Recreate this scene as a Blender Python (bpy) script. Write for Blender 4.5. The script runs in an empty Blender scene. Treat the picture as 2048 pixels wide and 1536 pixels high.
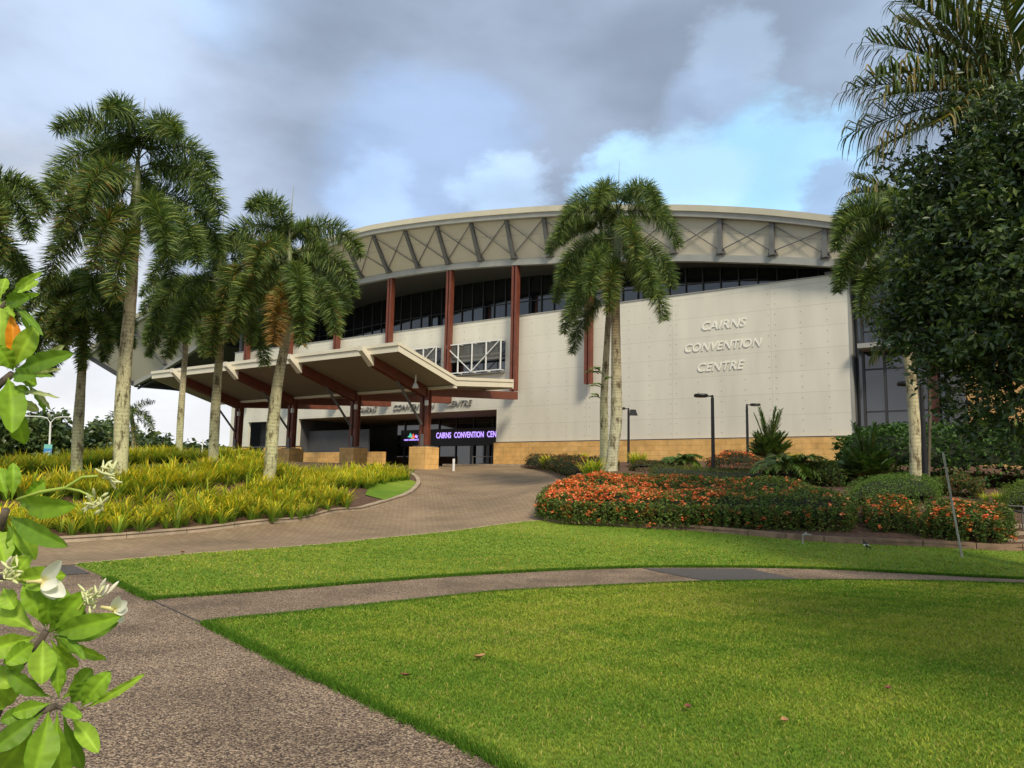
import bpy, bmesh, math, random
import numpy as np
from mathutils import Vector, Matrix
from mathutils.geometry import delaunay_2d_cdt
SC = bpy.context.scene
COL = SC.collection
rnd = random.Random(7)
NR = np.random.default_rng(11)

# ------------------------------------------------------------------ camera
F = 1550.0                       # focal length in pixels of the 2048 wide photograph
EYE = np.array([0, 0, 1.6])
_up = np.array([244., 11848., -F]); _up /= np.linalg.norm(_up)
_f = np.array([0, 0, -1.]); _Y = _f - _f.dot(_up) * _up; _Y /= np.linalg.norm(_Y); _X = np.cross(_Y, _up)
ROT = np.array([_X, _Y, _up])
cd = bpy.data.cameras.new('camera'); cam = bpy.data.objects.new('camera', cd); COL.objects.link(cam)
cd.sensor_width = 36; cd.lens = F / 2048 * 36; cd.clip_start = 0.05; cd.clip_end = 6000
cam.matrix_world = Matrix([list(ROT[i]) + [EYE[i]] for i in range(3)] + [[0, 0, 0, 1]])
SC.camera = cam
def ray(px, py): return ROT @ np.array([px - 1024, 768 - py, -F])
def at(px, py, Y):
    r = ray(px, py); return EYE + r * (Y / r[1])
def dirn(px, py):
    r = ray(px, py); return r / np.linalg.norm(r)

# ------------------------------------------------------------------ world, sun, exposure
SUN_EL, SUN_AZ = math.radians(44), math.radians(158)     # azimuth clockwise from +Y: behind the camera, to the right
W = bpy.data.worlds.new('World'); SC.world = W; W.use_nodes = True
nt = W.node_tree; N = nt.nodes; N.clear()
def wl(a, b): nt.links.new(a, b)
out = N.new('ShaderNodeOutputWorld'); bg = N.new('ShaderNodeBackground'); bg.inputs[1].default_value = 0.1
wl(bg.outputs[0], out.inputs[0])
sky = N.new('ShaderNodeTexSky'); sky.sky_type = 'NISHITA'; sky.sun_disc = False
sky.sun_elevation = SUN_EL; sky.sun_rotation = SUN_AZ
tc = N.new('ShaderNodeTexCoord')
nz = N.new('ShaderNodeTexNoise'); nz.inputs['Scale'].default_value = 4.2; nz.inputs['Detail'].default_value = 9; nz.inputs['Roughness'].default_value = .60
mp = N.new('ShaderNodeMapping'); mp.inputs['Scale'].default_value = (1, 1, 1.8)
wl(tc.outputs['Generated'], mp.inputs[0]); wl(mp.outputs[0], nz.inputs['Vector'])
sub = N.new('ShaderNodeVectorMath'); sub.operation = 'SUBTRACT'; sub.inputs[1].default_value = (.5, .5, .5)
wl(nz.outputs['Color'], sub.inputs[0])
scl = N.new('ShaderNodeVectorMath'); scl.operation = 'SCALE'; scl.inputs['Scale'].default_value = .20
wl(sub.outputs[0], scl.inputs[0])
addv = N.new('ShaderNodeVectorMath'); addv.operation = 'ADD'; wl(tc.outputs['Generated'], addv.inputs[0]); wl(scl.outputs[0], addv.inputs[1])
nrm = N.new('ShaderNodeVectorMath'); nrm.operation = 'NORMALIZE'; wl(addv.outputs[0], nrm.inputs[0])
cur = None
def rgbnode(c, k=10):
    n = N.new('ShaderNodeRGB'); n.outputs[0].default_value = (c[0] * k, c[1] * k, c[2] * k, 1); return n.outputs[0]
def mixc(f, a, b):
    m = N.new('ShaderNodeMix'); m.data_type = 'RGBA'; m.clamp_factor = True
    if isinstance(f, float): m.inputs[0].default_value = f
    else: wl(f, m.inputs[0])
    wl(a, m.inputs[6]); wl(b, m.inputs[7]); return m.outputs[2]
cur = rgbnode((.40, .47, .57))
def mrange(v, a, b, c, d):
    m = N.new('ShaderNodeMapRange'); m.interpolation_type = 'SMOOTHSTEP'
    for i, x in zip((1, 2, 3, 4), (a, b, c, d)): m.inputs[i].default_value = x
    wl(v, m.inputs[0]); return m.outputs[0]
def blob(px, py, r, c, s=1.0):
    global cur
    D = dirn(px, py); a = r / F
    dp = N.new('ShaderNodeVectorMath'); dp.operation = 'DOT_PRODUCT'; dp.inputs[1].default_value = D; wl(nrm.outputs[0], dp.inputs[0])
    f = mrange(dp.outputs['Value'], math.cos(a), 1 - (1 - math.cos(a)) * .22, 0, s)
    cur = mixc(f, cur, rgbnode(c))
blob(300, 330, 520, (.41, .48, .62), .9)
blob(40, 60, 380, (.44, .54, .71), .8)
blob(520, -40, 170, (.42, .60, .88), .8)
blob(950, 140, 560, (.29, .355, .465), 1)
blob(1120, 230, 260, (.265, .325, .44), .85)
blob(1650, 160, 420, (.30, .38, .505), .95)
blob(1250, 150, 300, (.29, .355, .465), .8)
blob(1440, 130, 110, (.46, .60, .80), .75)
blob(1380, 215, 110, (.40, .53, .76), .6)
blob(830, 330, 230, (.32, .44, .66), .8)
blob(760, 400, 110, (.42, .58, .85), .7)
blob(1010, 380, 100, (.50, .68, .92), .7)
blob(1225, 385, 105, (.46, .74, 1.06), .95)
blob(1500, 372, 160, (.44, .78, 1.10), 1)
blob(1340, 405, 150, (.54, .84, 1.12), .95)
blob(1610, 350, 110, (.44, .76, 1.08), .95)
blob(1640, 410, 70, (.36, .50, .72), .9)
blob(10, 560, 300, (.74, .76, .80), .7)
sep = N.new('ShaderNodeSeparateXYZ'); wl(tc.outputs['Generated'], sep.inputs[0])
hz = mrange(sep.outputs['Z'], 0.23, 0.05, 0, .95)
lf = mrange(sep.outputs['X'], 0.15, -0.25, .35, 1)
mm = N.new('ShaderNodeMath'); mm.operation = 'MULTIPLY'; wl(hz, mm.inputs[0]); wl(lf, mm.inputs[1])
cur = mixc(mm.outputs[0], cur, rgbnode((.88, .88, .90)))
n2 = N.new('ShaderNodeTexNoise'); n2.inputs['Scale'].default_value = 3.4; n2.inputs['Detail'].default_value = 8; n2.inputs['Roughness'].default_value = .5
mp2 = N.new('ShaderNodeMapping'); mp2.inputs['Scale'].default_value = (1, 1, 2.2); mp2.inputs['Location'].default_value = (3, 1, 2)
wl(tc.outputs['Generated'], mp2.inputs[0]); wl(mp2.outputs[0], n2.inputs['Vector'])
k = mrange(n2.outputs['Fac'], .32, .68, .84, 1.24)
sm = N.new('ShaderNodeVectorMath'); sm.operation = 'SCALE'; wl(cur, sm.inputs[0]); wl(k, sm.inputs['Scale'])
fin = mixc(.05, sm.outputs[0], sky.outputs[0])
wl(fin, bg.inputs[0])
sd = bpy.data.lights.new('sun', 'SUN'); sd.energy = 2.7; sd.angle = math.radians(13); sd.color = (1, .88, .68)
so = bpy.data.objects.new('sun', sd); COL.objects.link(so)
sv = Vector((math.sin(SUN_AZ) * math.cos(SUN_EL), math.cos(SUN_AZ) * math.cos(SUN_EL), math.sin(SUN_EL)))
so.rotation_euler = sv.to_track_quat('Z', 'Y').to_euler()
SC.view_settings.view_transform = 'Standard'; SC.view_settings.look = 'None'
SC.view_settings.exposure = 0.32; SC.view_settings.gamma = 1
SC.cycles.transparent_max_bounces = 16; SC.cycles.max_bounces = 7

# ------------------------------------------------------------------ materials
MATS = {}
def mat(name, col=(.5, .5, .5), rough=.7, metal=0, spec=.5, attr=False, transl=0, noise=None, bump=None, emit=None, ior=None):
    """noise=(scale, amount[, second colour]); bump=(scale, strength, distance)"""
    if name in MATS: return MATS[name]
    m = bpy.data.materials.new(name); m.use_nodes = True; t = m.node_tree; n = t.nodes; L = t.links.new
    p = n['Principled BSDF']; o = n['Material Output']
    p.inputs['Roughness'].default_value = rough; p.inputs['Metallic'].default_value = metal
    p.inputs['Specular IOR Level'].default_value = spec
    if ior: p.inputs['IOR'].default_value = ior
    c = n.new('ShaderNodeRGB'); c.outputs[0].default_value = (*col, 1); c = c.outputs[0]
    if attr:
        a = n.new('ShaderNodeAttribute'); a.attribute_name = 'Col'; c = a.outputs['Color']
    g = n.new('ShaderNodeNewGeometry')
    if noise:
        nn = n.new('ShaderNodeTexNoise'); nn.inputs['Scale'].default_value = noise[0]; nn.inputs['Detail'].default_value = 6
        L(g.outputs['Position'], nn.inputs['Vector'])
        mr = n.new('ShaderNodeMapRange'); mr.inputs[1].default_value = .3; mr.inputs[2].default_value = .7
        L(nn.outputs['Fac'], mr.inputs[0])
        if len(noise) > 2:
            mr.inputs[3].default_value = 0; mr.inputs[4].default_value = noise[1]
            mx = n.new('ShaderNodeMix'); mx.data_type = 'RGBA'; L(mr.outputs[0], mx.inputs[0]); L(c, mx.inputs[6]); mx.inputs[7].default_value = (*noise[2], 1)
            c = mx.outputs[2]
        else:
            mr.inputs[3].default_value = 1 - noise[1]; mr.inputs[4].default_value = 1 + noise[1]
            vm = n.new('ShaderNodeVectorMath'); vm.operation = 'SCALE'; L(c, vm.inputs[0]); L(mr.outputs[0], vm.inputs['Scale']); c = vm.outputs[0]
    L(c, p.inputs['Base Color'])
    if bump:
        bn = n.new('ShaderNodeTexNoise'); bn.inputs['Scale'].default_value = bump[0]; bn.inputs['Detail'].default_value = 5
        L(g.outputs['Position'], bn.inputs['Vector'])
        b = n.new('ShaderNodeBump'); b.inputs['Strength'].default_value = bump[1]; b.inputs['Distance'].default_value = bump[2]
        L(bn.outputs['Fac'], b.inputs['Height']); L(b.outputs[0], p.inputs['Normal'])
    if emit:
        p.inputs['Emission Color'].default_value = (*emit[0], 1); p.inputs['Emission Strength'].default_value = emit[1]
    if transl:
        tr = n.new('ShaderNodeBsdfTranslucent'); ms = n.new('ShaderNodeMixShader'); ms.inputs[0].default_value = transl
        vm = n.new('ShaderNodeVectorMath'); vm.operation = 'MULTIPLY'; vm.inputs[1].default_value = (1.3, 1.35, .7); L(c, vm.inputs[0]); L(vm.outputs[0], tr.inputs['Color'])
        L(p.outputs[0], ms.inputs[1]); L(tr.outputs[0], ms.inputs[2]); L(ms.outputs[0], o.inputs['Surface'])
    MATS[name] = m; return m

def node_mat(name, fn, rough=.8):
    m = bpy.data.materials.new(name); m.use_nodes = True; t = m.node_tree
    p = t.nodes['Principled BSDF']; p.inputs['Roughness'].default_value = rough
    p.inputs['Specular IOR Level'].default_value = .25; fn(t, t.nodes, t.links.new, p); MATS[name] = m; return m

def m_aggregate(t, n, L, p):          # exposed aggregate paving
    g = n.new('ShaderNodeNewGeometry')
    v = n.new('ShaderNodeTexVoronoi'); v.inputs['Scale'].default_value = 96; L(g.outputs['Position'], v.inputs['Vector'])
    s = n.new('ShaderNodeSeparateColor'); L(v.outputs['Color'], s.inputs[0])
    r = n.new('ShaderNodeValToRGB'); e = r.color_ramp.elements
    e[0].position = 0; e[0].color = (.040, .030, .026, 1); e[1].position = 1; e[1].color = (.62, .50, .38, 1)
    for pos, c in ((.3, (.13, .09, .062)), (.55, (.245, .168, .115)), (.8, (.42, .30, .19)), (.93, (.60, .44, .28))):
        x = e.new(pos); x.color = (*c, 1)
    L(s.outputs[0], r.inputs[0])
    n2 = n.new('ShaderNodeTexNoise'); n2.inputs['Scale'].default_value = .9; n2.inputs['Detail'].default_value = 8; L(g.outputs['Position'], n2.inputs['Vector'])
    mr = n.new('ShaderNodeMapRange'); mr.inputs[1].default_value = .35; mr.inputs[2].default_value = .68; mr.inputs[3].default_value = .62; mr.inputs[4].default_value = 1.12; L(n2.outputs['Fac'], mr.inputs[0])
    vm = n.new('ShaderNodeVectorMath'); vm.operation = 'SCALE'; L(r.outputs[0], vm.inputs[0]); L(mr.outputs[0], vm.inputs['Scale'])
    L(vm.outputs[0], p.inputs['Base Color'])
    b = n.new('ShaderNodeBump'); b.inputs['Strength'].default_value = .6; b.inputs['Distance'].default_value = .006; b.invert = True
    L(v.outputs['Distance'], b.inputs['Height']); L(b.outputs[0], p.inputs['Normal'])
node_mat('exposed_aggregate', m_aggregate, .75)

def m_pavers(t, n, L, p):
    g = n.new('ShaderNodeNewGeometry'); mp = n.new('ShaderNodeMapping'); mp.inputs['Rotation'].default_value = (0, 0, math.radians(38)); L(g.outputs['Position'], mp.inputs[0])
    b = n.new('ShaderNodeTexBrick'); b.inputs['Scale'].default_value = 1; b.inputs['Brick Width'].default_value = .23; b.inputs['Row Height'].default_value = .115
    b.inputs['Mortar Size'].default_value = .008; b.inputs['Mortar Smooth'].default_value = .3
    b.inputs['Color1'].default_value = (.275, .195, .12, 1); b.inputs['Color2'].default_value = (.34, .25, .155, 1); b.inputs['Mortar'].default_value = (.13, .09, .06, 1)
    L(mp.outputs[0], b.inputs['Vector'])
    n2 = n.new('ShaderNodeTexNoise'); n2.inputs['Scale'].default_value = .5; n2.inputs['Detail'].default_value = 8; L(g.outputs['Position'], n2.inputs['Vector'])
    mr = n.new('ShaderNodeMapRange'); mr.inputs[1].default_value = .3; mr.inputs[2].default_value = .7; mr.inputs[3].default_value = .78; mr.inputs[4].default_value = 1.2; L(n2.outputs['Fac'], mr.inputs[0])
    vm = n.new('ShaderNodeVectorMath'); vm.operation = 'SCALE'; L(b.outputs['Color'], vm.inputs[0]); L(mr.outputs[0], vm.inputs['Scale'])
    L(vm.outputs[0], p.inputs['Base Color'])
    bu = n.new('ShaderNodeBump'); bu.inputs['Strength'].default_value = .5; bu.inputs['Distance'].default_value = .01; bu.invert = True
    L(b.outputs['Fac'], bu.inputs['Height']); L(bu.outputs[0], p.inputs['Normal'])
node_mat('brick_pavers', m_pavers, .8)

def m_wall(t, n, L, p):               # cream panels: joints by UV (metres along the wall, metres up)
    u = n.new('ShaderNodeUVMap'); mp = n.new('ShaderNodeMapping'); mp.inputs['Location'].default_value = (1.85, -4.615, 0); L(u.outputs[0], mp.inputs[0])
    b = n.new('ShaderNodeTexBrick'); b.offset = 0; b.inputs['Scale'].default_value = 1; b.inputs['Brick Width'].default_value = 6.04; b.inputs['Row Height'].default_value = 1.2235
    b.inputs['Mortar Size'].default_value = .018; b.inputs['Mortar Smooth'].default_value = .2
    b.inputs['Color1'].default_value = (.735, .705, .595, 1); b.inputs['Color2'].default_value = (.765, .735, .62, 1); b.inputs['Mortar'].default_value = (.63, .60, .50, 1)
    L(mp.outputs[0], b.inputs['Vector'])
    g = n.new('ShaderNodeNewGeometry'); mp2 = n.new('ShaderNodeMapping'); mp2.inputs['Scale'].default_value = (1.3, 1.3, .25); L(g.outputs['Position'], mp2.inputs[0])
    n2 = n.new('ShaderNodeTexNoise'); n2.inputs['Scale'].default_value = .8; n2.inputs['Detail'].default_value = 8; L(mp2.outputs[0], n2.inputs['Vector'])
    mr = n.new('ShaderNodeMapRange'); mr.inputs[1].default_value = .3; mr.inputs[2].default_value = .7; mr.inputs[3].default_value = .90; mr.inputs[4].default_value = 1.04; L(n2.outputs['Fac'], mr.inputs[0])
    vm = n.new('ShaderNodeVectorMath'); vm.operation = 'SCALE'; L(b.outputs['Color'], vm.inputs[0]); L(mr.outputs[0], vm.inputs['Scale'])
    L(vm.outputs[0], p.inputs['Base Color'])
node_mat('cream_panels', m_wall, .6)

def m_stone(t, n, L, p):
    u = n.new('ShaderNodeUVMap'); b = n.new('ShaderNodeTexBrick'); b.inputs['Scale'].default_value = 1; b.inputs['Brick Width'].default_value = .6; b.inputs['Row Height'].default_value = .3
    b.inputs['Mortar Size'].default_value = .008
    b.inputs['Color1'].default_value = (.74, .44, .15, 1); b.inputs['Color2'].default_value = (.82, .51, .19, 1); b.inputs['Mortar'].default_value = (.48, .28, .11, 1)
    L(u.outputs[0], b.inputs['Vector'])
    g = n.new('ShaderNodeNewGeometry')
    n2 = n.new('ShaderNodeTexNoise'); n2.inputs['Scale'].default_value = 1.7; n2.inputs['Detail'].default_value = 10; n2.inputs['Roughness'].default_value = .65; L(g.outputs['Position'], n2.inputs['Vector'])
    mr = n.new('ShaderNodeMapRange'); mr.inputs[1].default_value = .3; mr.inputs[2].default_value = .7; mr.inputs[3].default_value = .72; mr.inputs[4].default_value = 1.12; L(n2.outputs['Fac'], mr.inputs[0])
    vm = n.new('ShaderNodeVectorMath'); vm.operation = 'SCALE'; L(b.outputs['Color'], vm.inputs[0]); L(mr.outputs[0], vm.inputs['Scale'])
    L(vm.outputs[0], p.inputs['Base Color'])
node_mat('sandstone_blocks', m_stone, .85)

def m_turf(t, n, L, p):
    g = n.new('ShaderNodeNewGeometry')
    a = n.new('ShaderNodeTexNoise'); a.inputs['Scale'].default_value = .35; a.inputs['Detail'].default_value = 6; L(g.outputs['Position'], a.inputs['Vector'])
    r = n.new('ShaderNodeValToRGB'); e = r.color_ramp.elements; e[0].position = .35; e[0].color = (.13, .25, .018, 1); e[1].position = .65; e[1].color = (.26, .36, .04, 1); L(a.outputs['Fac'], r.inputs[0])
    b = n.new('ShaderNodeTexNoise'); b.inputs['Scale'].default_value = 28; b.inputs['Detail'].default_value = 6; b.inputs['Roughness'].default_value = .75; L(g.outputs['Position'], b.inputs['Vector'])
    mr = n.new('ShaderNodeMapRange'); mr.inputs[1].default_value = .3; mr.inputs[2].default_value = .7; mr.inputs[3].default_value = .5; mr.inputs[4].default_value = 1.3; L(b.outputs['Fac'], mr.inputs[0])
    vm = n.new('ShaderNodeVectorMath'); vm.operation = 'SCALE'; L(r.outputs[0], vm.inputs[0]); L(mr.outputs[0], vm.inputs['Scale'])
    L(vm.outputs[0], p.inputs['Base Color'])
    bu = n.new('ShaderNodeBump'); bu.inputs['Strength'].default_value = .8; bu.inputs['Distance'].default_value = .03; L(b.outputs['Fac'], bu.inputs['Height']); L(bu.outputs[0], p.inputs['Normal'])
node_mat('turf', m_turf, .9)

def m_trunk(t, n, L, p):
    g = n.new('ShaderNodeNewGeometry'); a = n.new('ShaderNodeAttribute'); a.attribute_name = 'Col'
    mp = n.new('ShaderNodeMapping'); mp.inputs['Scale'].default_value = (1, 1, .35); L(g.outputs['Position'], mp.inputs[0])
    n1 = n.new('ShaderNodeTexNoise'); n1.inputs['Scale'].default_value = 5; n1.inputs['Detail'].default_value = 10; n1.inputs['Roughness'].default_value = .7; L(mp.outputs[0], n1.inputs['Vector'])
    r = n.new('ShaderNodeValToRGB'); e = r.color_ramp.elements; e[0].position = .40; e[0].color = (.32, .28, .22, 1); e[1].position = .64; e[1].color = (1.15, 1.15, 1.0, 1)
    x = e.new(.47); x.color = (.95, .95, .85, 1); L(n1.outputs['Fac'], r.inputs[0])
    mx = n.new('ShaderNodeVectorMath'); mx.operation = 'MULTIPLY'; L(a.outputs['Color'], mx.inputs[0]); L(r.outputs[0], mx.inputs[1])
    n3 = n.new('ShaderNodeTexNoise'); n3.inputs['Scale'].default_value = 24; n3.inputs['Detail'].default_value = 4; L(g.outputs['Position'], n3.inputs['Vector'])
    r3 = n.new('ShaderNodeValToRGB'); e3 = r3.color_ramp.elements; e3[0].position = .33; e3[0].color = (.35, .32, .28, 1); e3[1].position = .42; e3[1].color = (1, 1, 1, 1); L(n3.outputs['Fac'], r3.inputs[0])
    m2 = n.new('ShaderNodeVectorMath'); m2.operation = 'MULTIPLY'; L(mx.outputs[0], m2.inputs[0]); L(r3.outputs[0], m2.inputs[1])
    L(m2.outputs[0], p.inputs['Base Color'])
    bu = n.new('ShaderNodeBump'); bu.inputs['Strength'].default_value = .5; bu.inputs['Distance'].default_value = .02; L(n1.outputs['Fac'], bu.inputs['Height']); L(bu.outputs[0], p.inputs['Normal'])
node_mat('palm_bark', m_trunk, .9)

def m_glass(t, n, L, p):
    p.inputs['Base Color'].default_value = (.006, .008, .011, 1); p.inputs['Specular IOR Level'].default_value = .9; p.inputs['IOR'].default_value = 1.6
    g = n.new('ShaderNodeNewGeometry'); n1 = n.new('ShaderNodeTexNoise'); n1.inputs['Scale'].default_value = .25; L(g.outputs['Position'], n1.inputs['Vector'])
    bu = n.new('ShaderNodeBump'); bu.inputs['Strength'].default_value = .05; bu.inputs['Distance'].default_value = .1; L(n1.outputs['Fac'], bu.inputs['Height']); L(bu.outputs[0], p.inputs['Normal'])
node_mat('dark_glass', m_glass, .04)
DG = MATS['dark_glass']

mat('red_steel', (.165, .045, .024), .55, noise=(2, .2))
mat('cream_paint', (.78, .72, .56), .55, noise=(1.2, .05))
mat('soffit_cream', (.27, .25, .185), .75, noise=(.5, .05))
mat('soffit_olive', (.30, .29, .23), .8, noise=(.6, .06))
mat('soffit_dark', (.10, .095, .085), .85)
mat('grey_steel', (.13, .13, .125), .5, noise=(2, .15))
mat('grey_fascia', (.34, .34, .31), .6, noise=(2, .08))
mat('dark_steel', (.045, .045, .048), .5)
mat('black_metal', (.012, .012, .014), .45)
mat('concrete', (.42, .33, .23), .9, noise=(3, .22), bump=(30, .3, .01))
mat('kerb_brown', (.26, .17, .11), .9, noise=(4, .35), bump=(30, .4, .01))
mat('mulch', (.12, .065, .038), 1, noise=(9, .45), bump=(25, .9, .04))
mat('asphalt', (.085, .075, .068), .9, noise=(30, .3))
mat('soil_ground', (.10, .12, .04), 1, noise=(2, .4))
mat('slate_wall', (.085, .09, .095), .7, noise=(.8, .15))
mat('brown_soffit', (.36, .27, .17), .8)
mat('white_paint', (.80, .80, .76), .5)
mat('sign_white', (.93, .90, .80), .5)
mat('sign_grey', (.30, .30, .28), .5)
mat('galvanised', (.42, .42, .38), .55, metal=.3, noise=(6, .2))
mat('orange_wall', (.62, .36, .14), .85, noise=(1.5, .15))
mat('led_purple', (.1, .05, .3), .5, emit=((.50, .33, 1.0), 1.3))
mat('led_white', (.3, .2, .4), .5, emit=((.75, .62, 1.0), 1.0))
mat('led_teal', (.02, .2, .15), .5, emit=((.10, .55, .40), .9))
mat('led_red', (.3, .05, .05), .5, emit=((.85, .12, .10), .9))
mat('led_orange', (.3, .15, .05), .5, emit=((.95, .45, .12), .9))
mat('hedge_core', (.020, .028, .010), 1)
mat('leaf', attr=True, rough=.6, transl=.25, spec=.3)
mat('palm_leaf', attr=True, rough=.5, transl=.22, spec=.35)
mat('tree_leaf', attr=True, rough=.4, transl=.15)
mat('strap_leaf', attr=True, rough=.6, transl=.35, spec=.25)
mat('grass_blade', attr=True, rough=.8, transl=.35, spec=.12)
mat('petal', attr=True, rough=.6, transl=.25)
mat('bark', (.10, .075, .055), .9, noise=(8, .35), bump=(20, .6, .02))
mat('green_shaft', (.16, .20, .08), .5, noise=(3, .3, (.16, .12, .07)))
mat('mesh_screen', (.20, .20, .18), .6)

# ------------------------------------------------------------------ object helpers
def tag(o, label=None, cat=None, group=None, kind=None):
    if label: o['label'] = label
    if cat: o['category'] = cat
    if group: o['group'] = group
    if kind: o['kind'] = kind
    return o
def empty(name, loc=(0, 0, 0)):
    o = bpy.data.objects.new(name, None); o.location = loc; o.empty_display_size = .2; COL.objects.link(o); return o
def mk(name, V, Fc, m, parent=None, cols=None, smooth=False, uvs=None, loc=None):
    """V: (n,3) world vertices, Fc: list of faces or (k,3)/(k,4) array; cols: per-vertex colour; uvs per-vertex"""
    me = bpy.data.meshes.new(name)
    V = np.asarray(V, dtype=np.float64)
    off = np.zeros(3)
    if parent is not None: off = np.array(parent.matrix_basis.translation)
    if loc is not None: off = np.array(loc)
    V = V - off
    if isinstance(Fc, np.ndarray):
        k = Fc.shape[1]; nf = len(Fc)
        me.vertices.add(len(V)); me.vertices.foreach_set('co', V.astype(np.float32).ravel())
        me.loops.add(nf * k); me.loops.foreach_set('vertex_index', Fc.astype(np.int32).ravel())
        me.polygons.add(nf); me.polygons.foreach_set('loop_start', np.arange(0, nf * k, k, dtype=np.int32))
        me.update(calc_edges=True)
    else:
        me.from_pydata([tuple(v) for v in V], [], [tuple(f) for f in Fc]); me.update()
    if cols is not None:
        a = me.color_attributes.new('Col', 'FLOAT_COLOR', 'POINT')
        c = np.ones((len(V), 4), dtype=np.float32); c[:, :3] = cols; a.data.foreach_set('color', c.ravel())
    if uvs is not None:
        uvl = me.uv_layers.new(name='UVMap'); li = np.zeros(len(me.loops), dtype=np.int32); me.loops.foreach_get('vertex_index', li)
        uvl.data.foreach_set('uv', np.asarray(uvs, dtype=np.float32)[li].ravel())
    if smooth: me.polygons.foreach_set('use_smooth', np.ones(len(me.polygons), dtype=bool))
    me.materials.append(MATS[m] if isinstance(m, str) else m)
    o = bpy.data.objects.new(name, me); COL.objects.link(o)
    if parent is not None: o.parent = parent
    elif loc is not None: o.location = loc
    return o
class MB:
    """collects shapes; each vertex may carry uv"""
    def __init__(s): s.v = []; s.f = []; s.uv = []
    def add(s, vs, fs, uv=None):
        b = len(s.v); s.v += [tuple(x) for x in vs]; s.f += [tuple(b + i for i in f) for f in fs]
        s.uv += list(uv) if uv is not None else [(0, 0)] * len(vs)
    def hexa(s, P):            # 8 corners: bottom 4 then top 4
        s.add(P, [(0, 3, 2, 1), (4, 5, 6, 7), (0, 1, 5, 4), (1, 2, 6, 5), (2, 3, 7, 6), (3, 0, 4, 7)])
    def beam(s, a, b, w, h, upv=(0, 0, 1)):
        a = Vector(a); b = Vector(b); d = (b - a).normalized(); sx = d.cross(Vector(upv))
        if sx.length < 1e-4: sx = d.cross(Vector((0, 1, 0)))
        sx.normalize(); sz = sx.cross(d); x = sx * w / 2; z = sz * h / 2
        s.hexa([a - x - z, a + x - z, b + x - z, b - x - z, a - x + z, a + x + z, b + x + z, b - x + z])
    def tube(s, pts, r, n=8, caps=True):
        P = [Vector(p) for p in pts]; R = r if isinstance(r, (list, tuple)) else [r] * len(P); vs = []; fs = []
        for i, p in enumerate(P):
            d = (P[min(i + 1, len(P) - 1)] - P[max(i - 1, 0)]).normalized()
            x = d.orthogonal() if abs(d.z) < .9 else d.cross(Vector((0, 1, 0)))
            x.normalize(); y = d.cross(x)
            for k in range(n):
                a = 2 * math.pi * k / n; vs.append(p + (x * math.cos(a) + y * math.sin(a)) * R[i])
        for i in range(len(P) - 1):
            for k in range(n): fs.append((i * n + k, i * n + (k + 1) % n, (i + 1) * n + (k + 1) % n, (i + 1) * n + k))
        if caps: fs.append(tuple(range(n))[::-1]); fs.append(tuple((len(P) - 1) * n + k for k in range(n)))
        s.add(vs, fs)
    def build(s, name, m, parent=None, smooth=False, uv=False, loc=None):
        return mk(name, s.v, s.f, m, parent, smooth=smooth, uvs=s.uv if uv else None, loc=loc)

# wall frame: s metres along the facade (from its right end), o metres out of it, z up
BU = np.array([-0.81864107, 0.57430549, 0]); BN = np.array([-0.57430549, -0.81864107, 0]); BP = np.array([18.24132, 41.32, 0])
def L3(s, o, z): return BP + BU * s + BN * o + np.array([0, 0, z])
def onwall(px, py, o):
    r = ray(px, py); t = (o + (BP - EYE) @ BN) / (r @ BN); p = EYE + t * r; return (p - BP) @ BU, p[2]
def lbox(mb, s0, s1, o0, o1, z0, z1):
    P = [(s0, o0, z0), (s1, o0, z0), (s1, o1, z0), (s0, o1, z0), (s0, o0, z1), (s1, o0, z1), (s1, o1, z1), (s0, o1, z1)]
    for f in [(0, 3, 2, 1), (4, 5, 6, 7), (0, 1, 5, 4), (1, 2, 6, 5), (2, 3, 7, 6), (3, 0, 4, 7)]:
        q = [P[i] for i in f]; ds = len(set(x[0] for x in q)) > 1; do = len(set(x[1] for x in q)) > 1
        uv = [((x[0] if ds else x[1]), (x[2] if len(set(y[2] for y in q)) > 1 else x[1])) for x in q]
        mb.add([L3(*x) for x in q], [(0, 1, 2, 3)], uv)

# ------------------------------------------------------------------ terrain (thin plate through surveyed points)
CP = [(-12, 0, 0), (0, 0, 0), (12, 0, 0), (-16, 8, 0), (-6, 7, 0), (2, 8, 0), (12, 8, 0), (-4, 12, 0), (6, 12, 0), (16, 12, 0), (-22, 12, .0), (0, 14.5, 0), (8, 14.8, 0)]
for px, py, Y in [(150, 1130, 14), (400, 1108, 16), (771, 1077, 20), (994, 1051, 23), (1085, 1042, 24), (1300, 1056, 22.3), (1400, 1062, 21.6), (1608, 1080, 20), (1925, 1098, 18.3), (2048, 1102, 18),
                  (70, 1090, 16.8), (225, 1080, 18), (400, 1065, 20), (615, 1042, 23.5), (719, 1023, 27), (819, 992, 32), (842, 969, 36.5), (850, 938, 45), (835, 952, 40),
                  (240, 985, 22), (540, 975, 25), (425, 944, 27), (153, 952, 25), (358, 925, 38), (600, 965, 30), (740, 960, 35), (20, 960, 26), (470, 926, 38), (780, 990, 32),
                  (1145, 962, 34.5), (1070, 938, 46), (1000, 932, 53), (1222, 945, 30.5), (1200, 1003, 26), (1400, 1008, 25), (1110, 1012, 26), (1930, 1056, 19.8), (1740, 1052, 21), (2048, 1062, 19), (1427, 963, 31), (1495, 930, 42), (1257, 930, 45), (1832, 995, 23), (1853, 993, 24), (1733, 975, 27), (2000, 985, 25), (960, 990, 32), (1640, 925, 42),
                  (1600, 1004, 23.8), (1350, 965, 29.5)]:
    p = at(px, py, Y); CP.append(tuple(p))
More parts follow.
